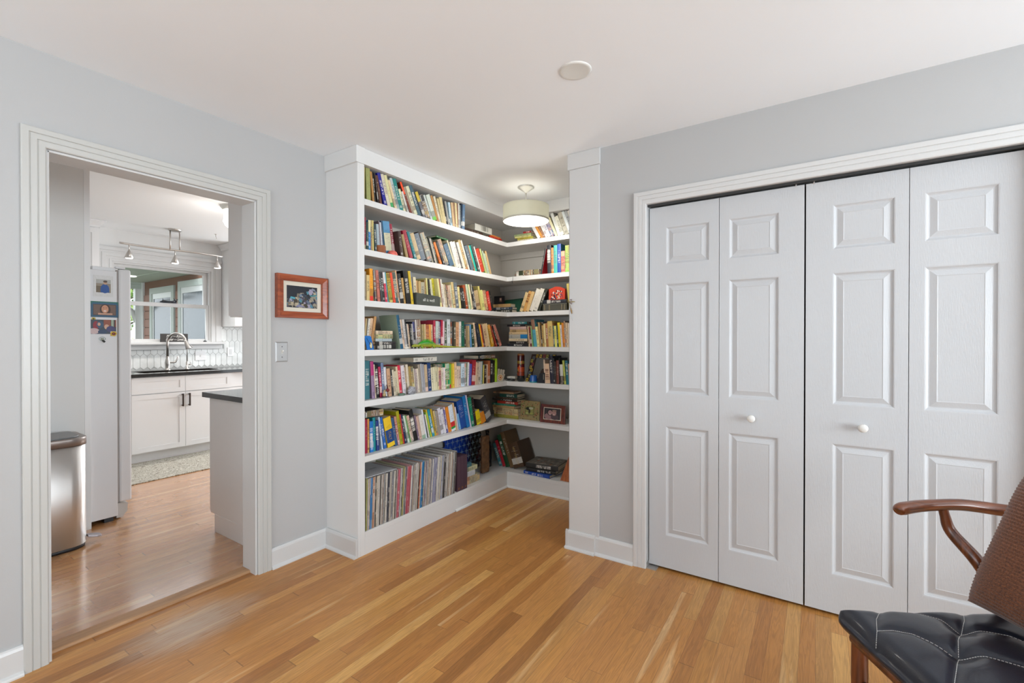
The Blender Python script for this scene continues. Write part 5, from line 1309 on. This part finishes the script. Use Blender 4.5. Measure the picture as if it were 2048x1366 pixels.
m = MB(); m.tube([(0, 0, .08), (0, 0, .24)]+[(.045-.045*math.cos(a), .012*(1-math.cos(a)), .24+.045*math.sin(a)) for a in [i*math.pi/8*.85 for i in range(1, 9)]], .0055, 8); m.build('spout', NICK, t)
m = MB(); m.tube([(0, .01, .055), (0, .045, .055)], .008, 8); m.tube([(0, .035, .06), (0, .037, .095)], .003, 6); m.build('handle', NICK, t)
# upper cabinets
def upper(name, label, x0, x1, y0, y1, z0, z1, crown=None, doors=0):
    t = thing(name, label, 'kitchen cabinet'); m = MB(); m.box(x0, x1, y0, y1, z0, z1); m.build('body', CAB, t, bevel=.001)
    if doors:
        for k in range(doors):
            a = y0+(y1-y0)*k/doors; b = y0+(y1-y0)*(k+1)/doors; m = MB(); shaker(m, a, b, z0+.01, z1-.08, x1); m.build('door', CAB, t)
    if crown:
        m = MB(); pr = [(0, z1-.07), (.008, z1-.07), (.012, z1-.05), (.04, z1-.018), (.05, z1-.012), (.05, z1), (0, z1)]
        A = [m.V((x1+w, y0-w if crown < 0 else y0, z)) for w, z in pr]; B = [m.V((x1+w, y1+w if crown > 0 else y1, z)) for w, z in pr]; C = [m.V((x0, (y1+w) if crown > 0 else (y0-w), z)) for w, z in pr]
        for P, Q in ((A, B), ((B if crown > 0 else A), C)):
            for i in range(7): j = (i+1) % 7; m.F((P[i], P[j], Q[j], Q[i]))
        m.build('crown_moulding', CAB, t)
    return t
upper('wall_cabinet', 'white wall cabinet right of the kitchen window, lit from the ceiling', KX+.001, -6.07, 2.848, 4.39, 1.455, KC-.001, -1, 3)
m = MB(); m.box(-6.13, -6.03, 2.97, 4.39, 1.462, 1.50); m.build('light_rail', CAB, find('right of the kitchen window, lit'))
upper('wall_cabinet', 'white wall cabinet left of the kitchen window, behind the refrigerator', KX+.001, -6.07, .34, 1.552, 1.50, KC-.001, 1, 2)
# peninsula
t = thing('base_cabinet', 'white end cabinet of the counter just inside the kitchen doorway', 'kitchen cabinet')
m = MB(); m.box(-3.405, -2.70, 1.442, 3.6, .13, .904); m.build('body', CAB, t, bevel=.001)
m = MB(); m.box(-3.343, -2.70, 1.440, 3.6, KF, .13); m.build('toe_kick', CAB, t, bevel=.001)
m = MB(); m.box(-3.424, -3.406, 1.447, 1.90, .14, .895); m.build('door', CAB, t)
t = thing('countertop', 'black polished counter slab on the end cabinet inside the doorway', 'countertop')
m = MB(); m.box(-3.472, -2.70, 1.420, 3.6, .905, .938); m.build('slab', GRAN, t)
t = thing('wall_cabinet', 'tall grey-white wall cabinet above the near counter inside the doorway', 'kitchen cabinet')
m = MB(); m.box(-3.165, -2.70, 1.460, 3.6, 1.440, KC-.001); m.build('body', CAB, t, bevel=.001)
m = MB(); m.box(-3.196, -3.167, 1.464, 1.95, 1.450, 2.48); m.build('door', CAB, t)
# refrigerator
t = thing('refrigerator', 'light grey refrigerator seen from the side with photos on it', 'refrigerator')
m = MB(); m.box(-4.98, -4.12, .44, 1.150, .045, 1.775); m.build('body', FRIDGE, t, bevel=.004)
m = MB(); m.box(-4.97, -4.125, 1.160, 1.232, .135, 1.795); m.build('door', FRIDGE, t, bevel=.012)
m = MB(); m.box(-4.96, -4.135, 1.150, 1.160, .14, 1.785); m.build('door_seal', mat('seal', (.33, .30, .28), .6), t)
m = MB(); m.poly([(1.151, .02), (1.185, .02), (1.212, .055), (1.216, .115), (1.151, .125)], .80, None, lambda u, v, w: (-4.955+w, u, v)); m.build('kick_grille', mat('grille_plastic', (.5, .49, .47), .5), t)
m = MB(); m.box(-4.19, -4.13, 1.02, 1.145, 1.775, 1.80); m.box(-4.16, -4.128, 1.145, 1.20, 1.797, 1.812); m.build('hinge_cover', FRIDGE, t, bevel=.003)
for y in (.5, 1.08): m = MB(); m.box(-4.96, -4.14, y, y+.05, KF, .045); m.build('foot_rail', BLKP, t)
XF = -4.1195
def fmag(name, y0, y1, z0, z1, items, label, cat='photo', th=.001):
    m = MB(); m.box(XF, XF+th, y0, y1, z0, z1, hx('c8c8c8')); pict(m, y0, z0, y1, z1, lambda u, v, w: (XF+th+w, u, v), items, .0003); return tag(m.build(name, PRINT), label, cat)
fmag('photo_print', 1.022, 1.128, 1.592, 1.738, [(rect(0, 0, 1, 1), 'cfcfce'), (rect(.14, .19, .88, .81), '8c8070'), (rect(.14, .19, .5, .5), '6a5c48'), (rect(.14, .62, .88, .81), 'a8a8a4'), (ell(.58, .38, .22, .22, 12), '1c4c90'), (rect(.36, .20, .80, .42), '1c4a8c'), (ell(.60, .66, .10, .09, 12), 'b89478'), (ell(.60, .72, .11, .05, 12), '4c3c2c')], 'white-bordered photo of a child in blue, highest on the refrigerator side')
fmag('photo_print', 1.008, 1.156, 1.449, 1.558, [(rect(0, 0, 1, 1), '24506c'), (rect(0, .82, 1, 1), '1c6458'), (rect(.05, .08, .95, .92), '2a5878'), (rect(.08, .12, .92, .82), '4c3c38'), (rect(.1, .16, .9, .78), '6c5448'), (ell(.52, .48, .20, .36, 14), '3c2418'), (ell(.51, .52, .13, .26, 14), 'c48c6c'), (ell(.51, .40, .06, .05, 10), 'e0c8c0'), (rect(.26, .16, .78, .26), 'c49880'), (ell(.46, .6, .014, .025, 6), '201410'), (ell(.56, .6, .014, .025, 6), '201410')], 'photo of a smiling girl in a blue painted border on the refrigerator')
fmag('photo_print', 1.008, 1.144, 1.333, 1.432, [(rect(0, 0, 1, 1), '38424c'), (rect(.5, .5, 1, 1), '8c4c38'), (rect(.78, .3, .96, 1), '4c3030'), (rect(.8, .5, .9, 1), '98a894'), (ell(.2, .6, .12, .3), '8c2430'), (ell(.36, .65, .14, .25), '34506c'), (ell(.32, .68, .06, .12), 'c49c84'), (ell(.12, .2, .22, .2), 'c8b0b0'), (ell(.45, .15, .18, .15), '2c4060'), (ell(.62, .5, .10, .18), 'c8a088'), (ell(.78, .35, .18, .22), '44406c')], 'colourful photo of children playing, lowest photo on the refrigerator')
fmag('fridge_magnet', 1.012, 1.034, 1.424, 1.447, [(ell(.5, .5, .5, .5, 14), 'c0a828'), (ell(.5, .55, .2, .2, 8), '201c14')], 'small round yellow magnet at the top left of the lowest photo', 'magnet', .0003)
fmag('fridge_magnet', 1.112, 1.148, 1.317, 1.352, [([(0, .1), (.7, 0), (1, .5), (.85, .95), (.2, 1), (0, .6)], 'c8a01c'), (ell(.5, .5, .3, .28, 10), '301c14'), (ell(.5, .5, .16, .12, 8), 'b83820')], 'yellow and dark magnet at the lower right of the lowest photo', 'magnet', .002)
m = MB(); m.tube([(XF+.003, 1.068+.017*math.cos(a), 1.300+.013*math.sin(a)) for a in [i*.4 for i in range(17)]], .0009, 6, hx('50706c')); m.box(XF, XF+.012, 1.060, 1.074, 1.288, 1.306, hx('8c9080')); m.tube([(XF+.006, 1.066, 1.292), (XF+.012, 1.080, 1.276)], .006, 8, hx('101010')); tag(m.build('hook_magnet', GLAZE), 'black clip magnet with a ring below the photos on the refrigerator', 'magnet')
# trash can
t = thing('trash_can', 'brushed steel step trash can with a flat lid against the kitchen wall', 'trash can', loc=(-3.915, .625, KF))
def rounded(m, x0, x1, y0, y1, r, z0, z1, n=6, top=True, rt=0, bot=True):
    def ring(z, ins=0):
        P = []
        for cx, cy, a0 in ((x1-r, y1-r, 0), (x0+r*.4, y1-r*.4, 90), (x0+r*.4, y0+r*.4, 180), (x1-r, y0+r, 270)):
            rr_ = (r if cx > 0 else r*.4)-ins
            for k in range(n+1): a = R(a0+90*k/n); P.append(m.V((cx+rr_*math.cos(a), cy+rr_*math.sin(a), z)))
        return P
    rings = [ring(z0)]+([ring(z1-rt), ring(z1-rt*.3, rt*.3), ring(z1, rt)] if rt else [ring(z1)])
    m.smooth = True
    for a, b in zip(rings, rings[1:]):
        for k in range(len(a)): m.F((a[k], a[(k+1) % len(a)], b[(k+1) % len(a)], b[k]))
    m.smooth = False
    if top: m.F(rings[-1])
    if bot: m.F(rings[0][::-1])
m = MB(); rounded(m, -.13, .165, -.285, .285, .085, .022, .632); m.build('body', STEEL, t)
m = MB(); rounded(m, -.128, .160, -.280, .280, .083, 0, .022); m.build('base_ring', BLKP, t)
m = MB(); rounded(m, -.132, .168, -.288, .288, .087, .634, .682, rt=.006); m.build('lid', mat('bronze_lid', (.30, .26, .24), .35, .7), t)
m = MB(); rounded(m, -.11, .140, -.255, .255, .07, .682, .690, rt=.003); m.build('lid_panel', mat('lid_grey', (.20, .20, .20), .45), t)
m = MB(); m.poly([(-.022, .0), (.022, .0), (.030, .05), (.018, .068), (-.018, .068), (-.030, .05)], .014, None, lambda u, v, w: (.10+u, .285+v, .045+w-.25*v)); m.build('pedal', mat('pedal_metal', (.35, .32, .34), .4, .5), t, bevel=.003)
# rug
m = MB(); m.box(-5.72, -4.99, 1.2, 3.2, KF, KF+.010); m.build('x', OAK); bpy.data.objects.remove(bpy.data.objects['x'])
rm = bpy.data.materials.new('rug_weave'); rm.use_nodes = True; nt = rm.node_tree; n = nt.nodes; b = n['Principled BSDF']; b.inputs['Roughness'].default_value = .95
tc = n.new('ShaderNodeTexCoord'); vo = n.new('ShaderNodeTexVoronoi'); vo.feature = 'DISTANCE_TO_EDGE'; mp = n.new('ShaderNodeMapping'); mp.inputs['Scale'].default_value = (22, 11, 1)
nz = n.new('ShaderNodeTexNoise'); nz.inputs['Scale'].default_value = 9; nz.inputs['Detail'].default_value = 4
vm = n.new('ShaderNodeVectorMath'); vm.operation = 'MULTIPLY_ADD'; vm.inputs[1].default_value = (.18, .18, 0)
nt.links.new(tc.outputs['Object'], nz.inputs[0]); nt.links.new(nz.outputs['Color'], vm.inputs[0]); nt.links.new(tc.outputs['Object'], vm.inputs[2]); nt.links.new(vm.outputs[0], mp.inputs[0]); nt.links.new(mp.outputs[0], vo.inputs['Vector'])
cr = n.new('ShaderNodeValToRGB'); cr.color_ramp.elements[0].position = .03; cr.color_ramp.elements[1].position = .13; cr.color_ramp.elements[0].color = hx('6c6658'); cr.color_ramp.elements[1].color = hx('c0bcb0'); nt.links.new(vo.outputs[0], cr.inputs[0]); nt.links.new(cr.outputs[0], b.inputs['Base Color'])
m = MB(); m.box(-5.82, -5.0, 1.2, 3.2, KF, KF+.009); tag(m.build('rug', rm, bevel=.003), 'cream and grey patterned runner rug in front of the sink cabinet', 'rug')

# track light and flush lamp
t = thing('track_light', 'brushed nickel track light with three cone spotlights before the kitchen window', 'ceiling light', loc=(-5.88, 2.145, 0))
zb = 2.275
m = MB(); m.lathe([(.062, KC), (.062, KC-.010), (.055, KC-.018), (0, KC-.020)], seg=28); m.build('canopy', NICK, t)
for y in (-.045, .045): m = MB(); m.tube([(0, y, KC-.015), (0, y, zb)], .007, 10); m.build('rod', NICK, t)
m = MB(); pts = [(0.03*math.sin(u*3.1), u*.48, zb+.004*0) for u in [i/12-1 for i in range(25)]]
m.tube(pts, .010, 8); m.build('bar', NICK, t)
for y in (-.40, 0, .42):
    m = MB(); x = .03*math.sin(y/.48*3.1); m.tube([(x, y, zb), (x, y, zb-.065)], .005, 8); m.lathe([(.006, -.060), (.012, -.070), (.042, -.145), (.040, -.146), (.010, -.075), (0, -.070)], (x, y, zb), 24); c_ = m.build('spotlight_cone', NICK, t)
    m = MB(); m.lathe([(0, -.118), (.024, -.120), (.033, -.140), (.030, -.148), (0, -.150)], (x, y, zb), 20); m.build('bulb', BULB, c_)
    sp = bpy.data.lights.new('spot', 'SPOT'); sp.energy = 20; sp.spot_size = R(110); sp.spot_blend = .8; sp.shadow_soft_size = .03; sp.color = (1, .95, .9); so = bpy.data.objects.new('track_spot_light', sp); so.location = (-5.88+x, 2.145+y, zb-.16); COL.objects.link(so)
t = thing('flush_ceiling_lamp', 'white flush ceiling lamp with a banded glass bowl in the kitchen', 'ceiling light', loc=(-4.42, 2.065, 0))
m = MB(); m.lathe([(.10, KC), (.10, KC-.012), (.085, KC-.03), (.075, KC-.038), (0, KC-.038)], seg=32); m.build('base', NICKW, t)
m = MB(); m.lathe([(.075, KC-.036), (.073, KC-.13), (.078, KC-.135), (.078, KC-.145), (.072, KC-.150), (.062, KC-.175), (.035, KC-.195), (0, KC-.20)], seg=32); m.build('glass_bowl', BULB, t)
point('flush_lamp_light', (-4.42, 2.065, KC-.30), 4.5, .08, (1, .96, .91))
m = MB(); m.tube([(0, 0, 0), (0, 0, -.028), (.004, .006, -.040), (0, .004, -.052)], .003, 6); m.lathe([(.012, 0), (.012, -.003), (0, -.004)], seg=12); o = m.build('ceiling_hook', NICK); o.location = (-5.75, 2.50, KC); tag(o, 'small metal hook in the kitchen ceiling right of the track light', 'hook')

# ------------------------------------------------------------------ outside the kitchen window
m = MB(); m.box(-60, -6.56, -40, 40, -.55, -.45); struct(m.build('ground', mat('grass_ground', (.16, .17, .11), .9, var=.4, vscale=1.2)))
YW = 3.2
t = struct(bpy.data.objects.new('wall_porch', None)); COL.objects.link(t)
m = MB(); m.box(-10.06, -6.56, YW, YW+.15, -.45, 2.31)
m.build('wall_board', mat('siding_paint', (.17, .08, .05), .7, bump=.2, bscale=60), t)
m = MB(); z = .2
while z < 1.95: 
    for a, b in ((-10.06, -9.78), (-8.74, -8.62)): m.box(a, b, YW-.012, YW-.001, z+.004, z+.135); 
    z += .145
m.build('siding', mat('siding_pink', (.27, .14, .105), .7), t)
m = MB(); m.box(-10.12, -10.06, YW-.03, YW+.15, -.45, 2.31); m.build('corner_board', TRIM, t)
def ext_window(name, x0, x1, z1, door=False):
    w = struct(bpy.data.objects.new(name, None)); COL.objects.link(w)
    m = MB(); f2 = lambda u, v, p: (u, YW-p, v); m.sweep([(x0, -.2, -1, 0), (x0, z1, -1, 1), (x1, z1, 1, 1), (x1, -.2, 1, 0)], [(0, 0), (0, .03), (.10, .03), (.10, 0)], f2); m.build('window_frame', mat('sage_frame', (.36, .39, .36), .5), w)
    m = MB(); m.box(x0, x1, YW-.02, YW-.001, z1-.09, z1); m.box(x0, x0+.05, YW-.02, YW-.001, -.2, z1-.09); m.box(x1-.05, x1, YW-.02, YW-.001, -.2, z1-.09); m.build('sash', TRIM, w)
    m = MB(); m.box(x0+.05, x1-.05, YW-.012, YW-.001, -.2, z1-.09); m.build('pane', mat('dark_glass', (.05, .065, .075), .15, var=.3, vscale=2), w)
ext_window('window_5', -9.66, -8.86, 2.08)
ext_window('window_6', -8.50, -6.75, 2.12)
m = MB(); m.box(-10.2, -7.95, -1.0, YW+.2, 2.315, 2.36); m.box(-10.45, -10.2, -1.0, YW+.2, 2.28, 2.42); m.box(-10.31, -10.21, -1.0, YW+.2, 2.20, 2.279)
for y in [-.8+.45*k for k in range(9)]: m.box(-10.2, -7.95, y, y+.02, 2.305, 2.315)
struct(m.build('ceiling_porch', mat('porch_paint', (.46, .50, .45), .6)))
for x, y in ((-9.2, 2.75), (-8.3, 2.1)):
    m = MB(); m.lathe([(.07, 0), (.07, -.008), (.05, -.012), (0, -.010)], (x, y, 2.313), 20); tag(m.build('recessed_light', BULB), 'recessed porch light %s in the porch ceiling' % ('nearer the house wall' if y > 2.5 else 'nearer the kitchen window'), 'ceiling light')
t = thing('porch_post', 'white porch post with a curved brace outside the kitchen window', 'post', loc=(-10.20, 3.135, 0))
m = MB(); m.box(-.05, .05, -.045, .045, -.45, 2.2); m.build('shaft', TRIM, t)
m = MB(); m.tube([(0, -.02, 1.60), (0, -.08, 1.80), (0, -.20, 1.93), (0, -.42, 2.05), (0, -.8, 2.14)], .035, 8); m.build('brace', TRIM, t)
def tree(x, y, h, r, seed, cols, label):
    t = thing('tree', label, 'tree', 'trees outside the kitchen window', loc=(x, y, -.45)); rr = random.Random(seed)
    m = MB(); m.tube([(0, 0, 0), (.05, .02, h*.3), (-.05, .05, h*.55), (.02, 0, h*.8)], [.16, .13, .09, .04], 8)
    for k in range(9): a = rr.random()*6.28; z = h*(.3+.05*k); m.tube([(0, 0, z), (r*.4*math.cos(a), r*.4*math.sin(a), z+.5), (r*.8*math.cos(a), r*.8*math.sin(a), z+.8)], [.05, .035, .012], 5)
    m.build('trunk', mat('bark', (.10, .08, .06), .9), t)
    m = MB(); bl = [(rr.gauss(0, r*.45), rr.gauss(0, r*.45), h*(.25+.7*rr.random()), rr.uniform(.4, .9)) for _ in range(26)]
    for k in range(7000):
        bx, by, bz, br = rr.choice(bl); v = Vector((rr.gauss(0, 1), rr.gauss(0, 1), rr.gauss(0, 1))).normalized()*br*(.55+.5*rr.random())
        p = Vector((bx, by, bz))+v; s = rr.uniform(.045, .095); a = Vector((rr.gauss(0, 1), rr.gauss(0, 1), rr.gauss(0, 1))).normalized(); bb = a.orthogonal().normalized(); c = a.cross(bb)
        m.F([m.V(p+bb*s), m.V(p+c*s*.5), m.V(p-bb*s), m.V(p-c*s*.5)], hx(rr.choice(cols)))
    m.build('foliage', LEAF, t, fix=False)
LEAF = colmat('leaves', .7)
G1 = ['6a8f44', '86a458', 'a2b86a', '567c38', '90aa58', 'b4c67c']
tree(-16, 3.9, 5.0, 1.5, 1, G1, 'bright green leafy tree nearest the porch post outside the kitchen window')
tree(-24, 6.6, 7.5, 2.4, 2, G1, 'taller green tree right of the leafy one, farther back outside')
tree(-20, 4.35, 4.2, 1.1, 8, G1, 'low green tree directly behind the leafy one outside')
tree(-33, 4.6, 9.5, 3.2, 3, ['688a48', '7c985c', '98a874', '507838'], 'pale green tree farthest from the kitchen window')

# ------------------------------------------------------------------ armchair
A0 = Vector((.09, 1.79, 0)); BV = Vector((.86, .51, 0)).normalized(); SV = Vector((.51, -.86, 0)).normalized()
CH = Matrix(((BV.x, SV.x, 0, A0.x), (BV.y, SV.y, 0, A0.y), (0, 0, 1, 0), (0, 0, 0, 1)))     # local (back, side, up)
ch = thing('armchair', 'walnut armchair with curved horn arms and a black tufted leather seat', 'armchair'); ch.matrix_world = CH
seams = [[(.107, -.014), (.045, .05), (.006, .107), (-.032, .156)], [(.006, .107), (.05, .106), (.091, .125), (.139, .214)], [(.13, -.012), (.19, .008), (.236, .045), (.247, .100)], [(.247, .100), (.30, .05), (.342, 0), (.36, -.014)], [(.247, .100), (.19, .155), (.139, .214)],
    [(.139, .214), (.085, .27), (.028, .328), (-.034, .39)], [(.139, .214), (.20, .222), (.26, .262), (.30, .33)], [(.247, .100), (.30, .10), (.36, .12), (.41, .19)], [(.30, .33), (.23, .37), (.16, .44)], [(.30, .33), (.36, .26), (.41, .19)], [(.41, .19), (.46, .14), (.50, .08)], [(.16, .44), (.10, .48), (.03, .53)], [(.30, .33), (.34, .40), (.42, .45)]]
def dseg(p, a, b):
    ax, ay = a; bx, by = b; px, py = p; L2 = (bx-ax)**2+(by-ay)**2; t_ = max(0, min(1, ((px-ax)*(bx-ax)+(py-ay)*(by-ay))/L2)); return math.hypot(px-ax-t_*(bx-ax), py-ay-t_*(by-ay))
SB0, SB1, SS0, SS1 = -.036, .50, -.022, .575
def sh(b, s):
    u = min(b-SB0, SB1-b); v = min(s-SS0, SS1-s); e = max(0, min(u, v)); r_ = .05
    edge = -.034*(1-min(1, e/r_))**2.2
    dome = .016*math.sin(math.pi*(b-SB0)/(SB1-SB0))*math.sin(math.pi*(s-SS0)/(SS1-SS0))
    d = min(dseg((b, s), q[i], q[i+1]) for q in seams for i in range(len(q)-1))
    cr_ = -.006*math.exp(-(d/.011)**2)-.004*math.exp(-(d/.035)**2)
    for T in ((.247, .100), (.139, .214), (.30, .33), (.41, .19), (.16, .44)): dd = math.hypot(b-T[0], s-T[1]); cr_ -= .016*math.exp(-(dd/.035)**2)
    return .452+edge+dome+cr_
NB, NS = 84, 90; m = MB(); m.smooth = True; grid = []
for i in range(NB+1):
    row = []
    for j in range(NS+1):
        b = SB0+(SB1-SB0)*i/NB; s = SS0+(SS1-SS0)*j/NS
        # round the corners of the outline
        rc = .045; bc_ = min(max(b, SB0+rc), SB1-rc); sc_ = min(max(s, SS0+rc), SS1-rc); dx, dy = b-bc_, s-sc_
        if dx and dy:
            k = max(abs(dx), abs(dy))/math.hypot(dx, dy); b, s = bc_+dx*k, sc_+dy*k
        row.append(m.V((b, s, sh(b, s))))
    grid.append(row)
for i in range(NB):
    for j in range(NS): m.F((grid[i][j], grid[i+1][j], grid[i+1][j+1], grid[i][j+1]))
ring = [grid[0][j] for j in range(NS+1)]+[grid[i][NS] for i in range(1, NB+1)]+[grid[NB][j] for j in range(NS-1, -1, -1)]+[grid[i][0] for i in range(NB-1, 0, -1)]
prev = ring
for dz, ins in ((-.008, -.004), (-.020, -.004), (-.030, .004), (-.034, .02)):
    cur = []
    for k, vi in enumerate(ring):
        p = m.v[vi]; c = ((SB0+SB1)/2, (SS0+SS1)/2); d = Vector((p[0]-c[0], p[1]-c[1])); d = d.normalized() if d.length else d
        cur.append(m.V((p[0]-d.x*ins, p[1]-d.y*ins, .426+dz)))
    for k in range(len(ring)): m.F((prev[k], prev[(k+1) % len(ring)], cur[(k+1) % len(ring)], cur[k]))
    prev = cur
m.smooth = False; m.F(prev[::-1]); seat = m.build('seat', LEATHER, ch)
m = MB()
for q in seams:
    pts = []
    for a, b in zip(q, q[1:]):
        for k in range(10): t_ = k/10; bb = a[0]+(b[0]-a[0])*t_; ss = a[1]+(b[1]-a[1])*t_; pts.append((bb, ss, sh(bb, ss)+.0008))
    for k in range(0, len(pts)-1, 1): m.tube([pts[k], tuple((Vector(pts[k])*.3+Vector(pts[k+1])*.7))], .0008, 5)
m.build('stitching', THREAD, seat)
# wooden frame
def leg(pts, rad, name='leg'): mm = MB(); mm.tube(spl(pts), spr(rad), 16); return mm.build(name, WALNUTZ, ch)
leg([(.0, .045, .392), (.0, .045, .34), (.0, .045, .25), (.0, .045, .10), (.0, .045, 0)], [.0215, .0215, .022, .019, .014])
leg([(.0, .515, .392), (.0, .515, .34), (.0, .515, .25), (.0, .515, .10), (.0, .515, 0)], [.0215, .0215, .022, .019, .014])
for s0, s1 in ((-.075, .02), (.63, .535)):
    # back leg that sweeps up and forward to carry the arm
    leg([(.545, s1, 0), (.52, s1, .12), (.495, s1, .28), (.480, s1+(s0-s1)*.15, .40), (.463, s1+(s0-s1)*.45, .50), (.432, s1+(s0-s1)*.75, .58), (.404, s0-(.04 if s0 < 0 else -.04), .65), (.392, s0-(.05 if s0 < 0 else -.05), .70), (.385, s0-(.052 if s0 < 0 else -.052), .735)], [.014, .018, .021, .0225, .0225, .0205, .0175, .0145, .013])
m = MB(); m.tube([(-.012, .04, .382), (-.012, .52, .382)], .0165, 12, sq=1.25); m.build('front_rail', WALNUT, ch)
for s in (.035, .525): m = MB(); m.tube([(.01, s, .385), (.48, s, .385)], .0165, 12, sq=1.25); m.build('side_rail', WALNUT, ch)
m = MB(); m.tube([(.485, .05, .385), (.485, .52, .385)], .0165, 12); m.build('back_rail', WALNUT, ch)
for s in (.042, .518): m = MB(); m.tube([(.01, s, .215), (.25, s, .205), (.495, s, .215)], [.010, .013, .010], 10); m.build('stretcher', WALNUT, ch)
m = MB(); m.tube([(.245, .042, .205), (.245, .518, .205)], .011, 10); m.build('stretcher', WALNUT, ch)
m = MB(); m.tube([(0, .05, .255), (0, .51, .255)], [.009, .009], 10); m.build('stretcher', WALNUT, ch)
P = [(.212, -.088, .727), (.216, -.090, .729), (.235, -.100, .731), (.30, -.118, .734), (.375, -.128, .736), (.44, -.130, .737), (.50, -.126, .733), (.56, -.108, .729), (.62, -.070, .733), (.675, .0, .752), (.715, .10, .758), (.73, .19, .760), (.735, .28, .760)]
P2 = [(b, .56-s, z) for b, s, z in P[::-1]][1:]
Rr_ = [.008, .017, .0215, .0205, .0195, .020, .0205, .021, .021, .022, .023, .024, .024]
m = MB(); m.tube(spl(P+P2, 4), spr(Rr_+Rr_[::-1][1:], 4), 18, sq=.95); m.build('arm_rail', WALNUT, ch)
m = MB()
m.poly([(.10, .47), (.46, .47), (.48, .74), (.08, .74)], .03, None, lambda u, v, w: (.56+.42*(v-.47)+w, u, v)); m.build('back_pad', LEATHER, ch, bevel=.01)
# corduroy cushion
t = thing('cushion', 'brown ribbed corduroy cushion leaning on the back of the armchair', 'cushion'); 
B_ = Vector((.400, -.006, .462)); N = 46
up = Vector((.40, .0, .92)).normalized(); out = Vector((-.92, 0, .40)).normalized(); sd = Vector((0, 1, 0)); SZC = .45; NJ = 352
m = MB(); m.smooth = True; sides = []
for sgn in (1, -1):
    G_ = []
    for i in range(N+1):
        row = []
        for j in range(NJ+1):
            u = i/N; v = j/NJ; U_ = 2*u-1; V_ = 2*v-1
            pin = 1-.055*(1-abs(V_)**2)*abs(U_)**3; pinv = 1-.055*(1-abs(U_)**2)*abs(V_)**3
            th_ = .078*max(0, (1-U_**4)*(1-V_**4))**.55
            rib = .0013*math.sin(v*2*math.pi*44)*min(1, th_/.02)
            p = B_+sd*(SZC/2+U_*SZC/2*pin)+up*(SZC/2+V_*SZC/2*pinv)+out*(.045+sgn*(th_+rib))
            if i in (0, N) or j in (0, NJ):
                row.append(sides[0][i][j] if sgn == -1 else m.V(CH @ p))
            else: row.append(m.V(CH @ p))
        G_.append(row)
    sides.append(G_)
    for i in range(N):
        for j in range(NJ): m.F((G_[i][j], G_[i+1][j], G_[i+1][j+1], G_[i][j+1]))
cm = bpy.data.materials.new('corduroy'); cm.use_nodes = True; nt = cm.node_tree; n = nt.nodes; b = n['Principled BSDF']; b.inputs['Roughness'].default_value = .95; b.inputs['Sheen Weight'].default_value = .25
ns = n.new('ShaderNodeTexNoise'); ns.inputs['Scale'].default_value = 220; ns.inputs['Detail'].default_value = 4; tc = n.new('ShaderNodeTexCoord'); nt.links.new(tc.outputs['Object'], ns.inputs[0])
cr = n.new('ShaderNodeValToRGB'); cr.color_ramp.elements[0].color = hx('482614'); cr.color_ramp.elements[1].color = hx('885232'); cr.color_ramp.elements[0].position = .3; cr.color_ramp.elements[1].position = .7
nt.links.new(ns.outputs[0], cr.inputs[0]); nt.links.new(cr.outputs[0], b.inputs['Base Color'])
bp_ = n.new('ShaderNodeBump'); bp_.inputs['Strength'].default_value = .6; bp_.inputs['Distance'].default_value = .002; nt.links.new(ns.outputs[0], bp_.inputs['Height']); nt.links.new(bp_.outputs[0], b.inputs['Normal'])
m.build('cover', cm, t)

# ------------------------------------------------------------------ readable spines
for left, u, z, body, ink, fr in ((True, 1.94, SZ[4], 'THE CALLIGRAPHER', INKW, (.12, .92)), (True, 2.205, SZ[5], 'LUTTINDI', INKW, (.45, .95)), (True, 2.025, SZ[5], 'ITALY', INKG, (.2, .55)),
        (False, -1.875, SZ[1], 'pleasure', INKW, (.50, .92)), (True, 1.94, SZ[5], 'Southeast', INKW, (.1, .6)), (True, 1.885, SZ[5], 'Italia', INKW, (.2, .6))):
    spine_text(nearest_book(left, u, z), body, ink, fr)
big = [x for x in COL.objects if x.get('group') == 'books on the bottom shelf, back corner']
if big: spine_text(max(big, key=lambda x: x.matrix_world.translation.x), 'NEW YORK CITY', INKG, (.10, .85), .8)
bpy.context.view_layer.update()
# the 300 books that show largest stay single things; the small remainder becomes one object
cp = camo.location; bk = []
for x in COL.objects:
    if x.get('category') == 'book' and x.name.split('.')[0] == 'book':
        xs = [v.co.x for v in x.data.vertices]; zs = [v.co.z for v in x.data.vertices]; d = x.matrix_world.translation-cp
        fr = abs(d.x if x.matrix_world.translation.y < FY else d.y)/d.length
        sc = (max(xs)-min(xs))*(max(zs)-min(zs))/d.length_squared*fr
        if any(c.name.startswith(('title', 'dust')) for c in x.children): sc += 1
        bk.append((sc, x))
bk.sort(key=lambda q: -q[0])
bm = bmesh.new()
for sc, x in bk[300:]:
    for o in [x]+list(x.children):
        me = o.data.copy(); me.transform(x.matrix_world)
        k0 = len(bm.faces); bm.from_mesh(me); bm.faces.ensure_lookup_table()
        if o is not x:
            for f in bm.faces[k0:]: f.material_index = 1
        bpy.data.meshes.remove(me)
    for o in list(x.children): bpy.data.objects.remove(o)
    bpy.data.objects.remove(x)
me = bpy.data.meshes.new('small_books'); bm.to_mesh(me); bm.free(); me.materials.append(BOOK); me.materials.append(PAGE)
o = bpy.data.objects.new('small_books', me); COL.objects.link(o); o['kind'] = 'stuff'
tag(o, 'the thinnest books tucked in among the larger ones on all shelves', 'books')
bpy.context.view_layer.update()
